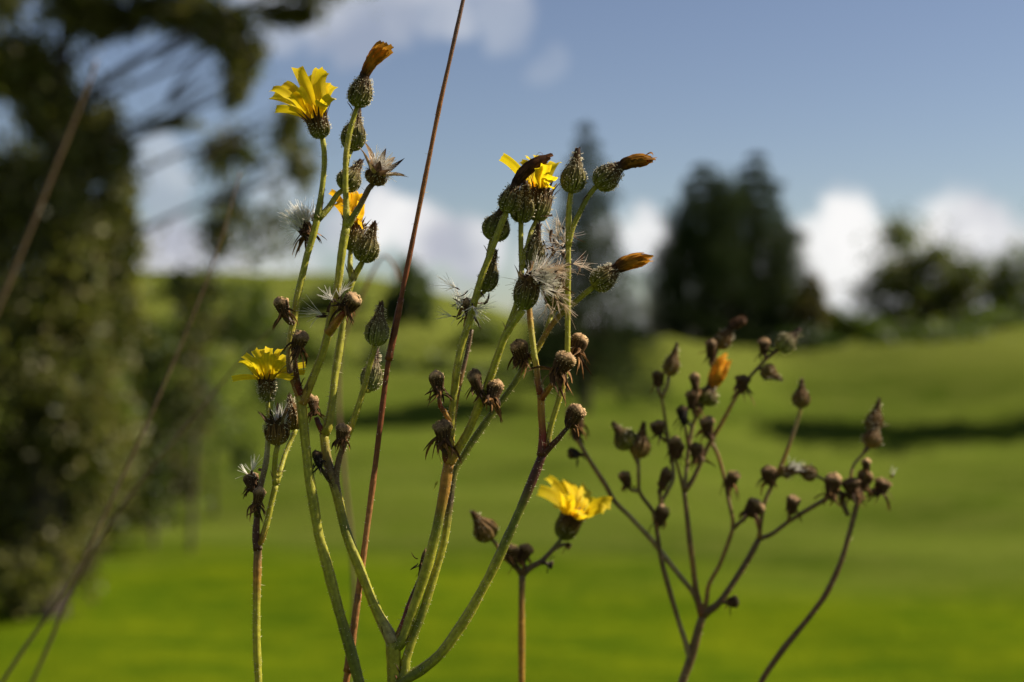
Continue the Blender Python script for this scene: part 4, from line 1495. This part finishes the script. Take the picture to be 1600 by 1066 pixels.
F.spent('f3re', (1088, 694), 24, nb=5, pale=.4)
# fourth
F.branch('f4', 's', [(1099, 958), (1104, 938), (1108, 913), (1123, 886), (1135, 856), (1145, 826), (1145, 812), (1138, 780), (1131, 745), (1122, 712), (1112, 692)], 8, 6, 3, 'doooobbob')
F.branch('f4a', 'f4', [(1136, 772), (1140, 764), (1140, 762)], 5, 5, -2, 'db')
F.spent('f4a', (1148, 738), 24, nb=5, pale=1.0)
F.branch('f4b', 'f4', [(1144, 828), (1153, 819), (1164, 810), (1168, 806)], 6, 5, -2, 'bdd')
F.spent('f4b', (1185, 784), 28, nb=6, pale=1.1)
# fifth
F.branch('f5', 's', [(1097, 966), (1108, 954), (1120, 946), (1132, 931), (1156, 895), (1174, 865), (1186, 842)], 11, 9, 2, 'ddddd')
F.branch('f5s', 'f5', [(1128, 938), (1134, 941), (1136, 941)], 6, 6, -3, 'bd')
F.spent('f5s', (1153, 940), 22, nb=2, pale=1.0)
F.branch('f5u', 'f5', [(1185, 846), (1189, 817), (1195, 784), (1204, 764), (1213, 745), (1228, 709), (1240, 676), (1250, 644), (1251, 638)], 7, 7, 2, 'obbootg')
F.bud('f5u', (1253, 592), 28, tone='b', fat=1.05)
F.branch('f5v', 'f5u', [(1208, 757), (1204, 760), (1203, 757)], 5, 5, -2, 'dd')
F.spent('f5v', (1200, 730), 24, nb=3, pale=.5)
F.branch('f5w', 'f5u', [(1212, 748), (1218, 744), (1221, 742)], 5, 5, -2, 'dd')
F.seedhead('f5w', (1233, 735), 20, nt=6, plen=18, spread=.25, nbr=8, opened=.3, nb=6)
F.branch('f5r', 'f5', [(1186, 844), (1207, 834), (1231, 816), (1258, 799), (1285, 783), (1298, 776)], 7, 7, -2, 'dbbbd')
F.spent('f5r', (1304, 738), 30, nb=8, pale=.9)
F.branch('f5x', 'f5r', [(1229, 818), (1233, 808), (1235, 803)], 5, 5, -2, 'bb')
F.spent('f5x', (1241, 776), 24, nb=2, pale=.7)

# ================================================================== plant G: single dark stem at the right
Gp = Plant('hawkweed_plant', 'single dark bowed hawkweed stem with a knot of dry heads and two stacked buds', 'wildflower', .59, 606, hair=.22, dull=.45)
Gp.branch('s', None, [(1178, 1090), (1192, 1061), (1204, 1042), (1228, 1009), (1255, 976), (1285, 937), (1303, 904), (1316, 872), (1326, 838), (1334, 808), (1342, 778), (1347, 764)], 11, 9, 0, 'mmdmmbbd', ground_base=True, name='stem')
Gp.spent('s', (1354, 736), 26, nb=6, pale=.8)
Gp.branch('h', 's', [(1345, 768), (1336, 774), (1333, 774)], 6, 6, -3, 'dd')
Gp.spent('h', (1328, 746), 28, nb=8, pale=.4)
Gp.branch('i', 's', [(1346, 766), (1360, 768), (1372, 768)], 5, 5, 2, 'bb')
Gp.spent('i', (1382, 748), 27, nb=7, pale=.7, base=(1374, 772))
Gp.burst('i', (1396, 746), (.5, 0, .7), 1, 14, .5, nbr=4, bits=2, scatter=4)
Gp.branch('j', 's', [(1340, 784), (1322, 774), (1300, 760), (1284, 748), (1276, 744)], 5, 5, 2, 'ddbb')
Gp.bud('j', (1248, 733), 26, tone='b', wilt=(1232, 742), wiltcol=((.06, .04, .025), (.16, .10, .06)))
Gp.branch('jj', 'j', [(1312, 768), (1318, 790), (1326, 806)], 9, 8, -2, 'ddd')
Gp.branch('k', 's', [(1346, 764), (1352, 740), (1354, 738)], 5, 5, -3, 'dd')
Gp.spent('k', (1353, 716), 19, nb=3, pale=1.1)
Gp.branch('l', 's', [(1342, 776), (1330, 748), (1334, 727), (1350, 708), (1358, 700)], 5, 5, 3, 'botb')
Gp.bud('l', (1371, 660), 30, tone='b', fat=1.05)
Gp.branch('m', 'l', [(1352, 706), (1358, 690), (1362, 676)], 5, 5, 5, 'bb')
Gp.bud('m', (1374, 624), 29, tone='b')
Gp.leaflet('m', (1370, 672), (1392, 664), 4, 't')


# ------------------------------------------------------------------ grass stalks
def stalk(name, label, depth, pts, w0, w1, cols, seed, sheath=None, sides=10, z0=0.0, dz=0.0, hair=0):
    p = Plant(name, label, 'grass', depth, seed, hair=hair)
    p.branch('s', None, pts, w0, w1, dz, cols, ground_base=True, name='stem', z0=z0)
    if sheath:
        for (a, b, w, ch) in sheath:
            p.branch('h' + str(a), 's', [a, b], w, w * .96, 0, ch, name='leaf_sheath')
    return p


C['1'] = (0.34, 0.14, 0.035); C['2'] = (0.22, 0.065, 0.02); C['3'] = (0.46, 0.21, 0.07); C['4'] = (0.24, 0.125, 0.075)
stalk('grass_stalk', 'single straight reddish-brown grass stalk rising past every flower head', FOC + .004,
      [(536, 1095), (545, 1040), (557, 950), (573, 830), (586, 730), (597, 640), (606, 570), (620, 500), (640, 400), (662, 290), (686, 170), (706, 80), (726, -10), (745, -95)], 11, 6, '1332221144', 701, hair=.12, sheath=[((607, 566), (627, 466), 11, '22'), ((544, 1045), (560, 928), 12.5, '13')])
C['5'] = (0.22, 0.14, 0.075); C['6'] = (0.12, 0.075, 0.04)
stalk('grass_stalk', 'pale leaning grass stalk crossing the dark ivy-clad tree', 1.15,
      [(-160, 900), (-90, 700), (-40, 570), (10, 450), (55, 340), (95, 240), (135, 140), (150, 95)], 8, 5, '5555', 702)
stalk('grass_stalk', 'thin blurred grass stalk leaning across the saplings, the taller of the crossing pair', .74,
      [(-25, 1110), (40, 1010), (110, 910), (170, 790), (230, 660), (290, 520), (340, 390), (375, 270)], 6, 3, '6555', 703)
stalk('grass_stalk', 'thin blurred grass stalk leaning across the saplings, the lower of the crossing pair', .78,
      [(35, 1100), (75, 1010), (110, 930), (165, 830), (230, 740), (300, 655), (380, 560), (440, 500)], 6, 3, '6655', 704)
stalk('grass_stalk', 'brown nodding grass stalk curving behind the tall hawkweed', .85,
      [(538, 1095), (553, 970), (549, 850), (536, 720), (529, 620), (533, 540), (562, 470), (585, 420), (600, 400), (616, 415), (624, 440)], 8, 4, '6541', 705)


# ------------------------------------------------------------------ grass on the bank below the frame
def bank_grass():
    r = np.random.default_rng(5)
    n = 9000
    x = r.uniform(-1.6, 1.6, n)
    y = r.uniform(0.25, 3.0, n)
    h = r.uniform(.07, .2, n)
    z = np.array([ground(a, b) for a, b in zip(x, y)])
    a = r.uniform(0, 6.283, n)
    ln = r.uniform(.1, .7, n) * h
    V = np.empty((n, 5, 3))
    wx, wy = np.cos(a + 1.57) * .0022, np.sin(a + 1.57) * .0022
    for i, (hh, ll, ww) in enumerate([(0, 0, 1), (0, 0, -1), (.6, .35, .8), (.6, .35, -.8), (1, 1, 0)]):
        V[:, i, 0] = x + np.cos(a) * ln * ll + wx * ww
        V[:, i, 1] = y + np.sin(a) * ln * ll + wy * ww
        V[:, i, 2] = z - .01 + h * hh
    mb = MB()
    fs = []
    for i in range(n):
        o = i * 5
        fs.append((o, o + 1, o + 3, o + 2))
        fs.append((o + 2, o + 3, o + 4))
    cs = np.repeat(np.array([(.07, .10, .015), (.10, .125, .02), (.15, .13, .045)])[r.integers(0, 3, n)], 5, axis=0)
    mb.add([tuple(v) for v in V.reshape(-1, 3)], fs, [tuple(c) for c in cs])
    o = mb.build('bank_grass', M_BLADE)
    tag(o, 'short grass covering the bank at the foot of the flowers', 'grass', None, 'stuff')


bank_grass()
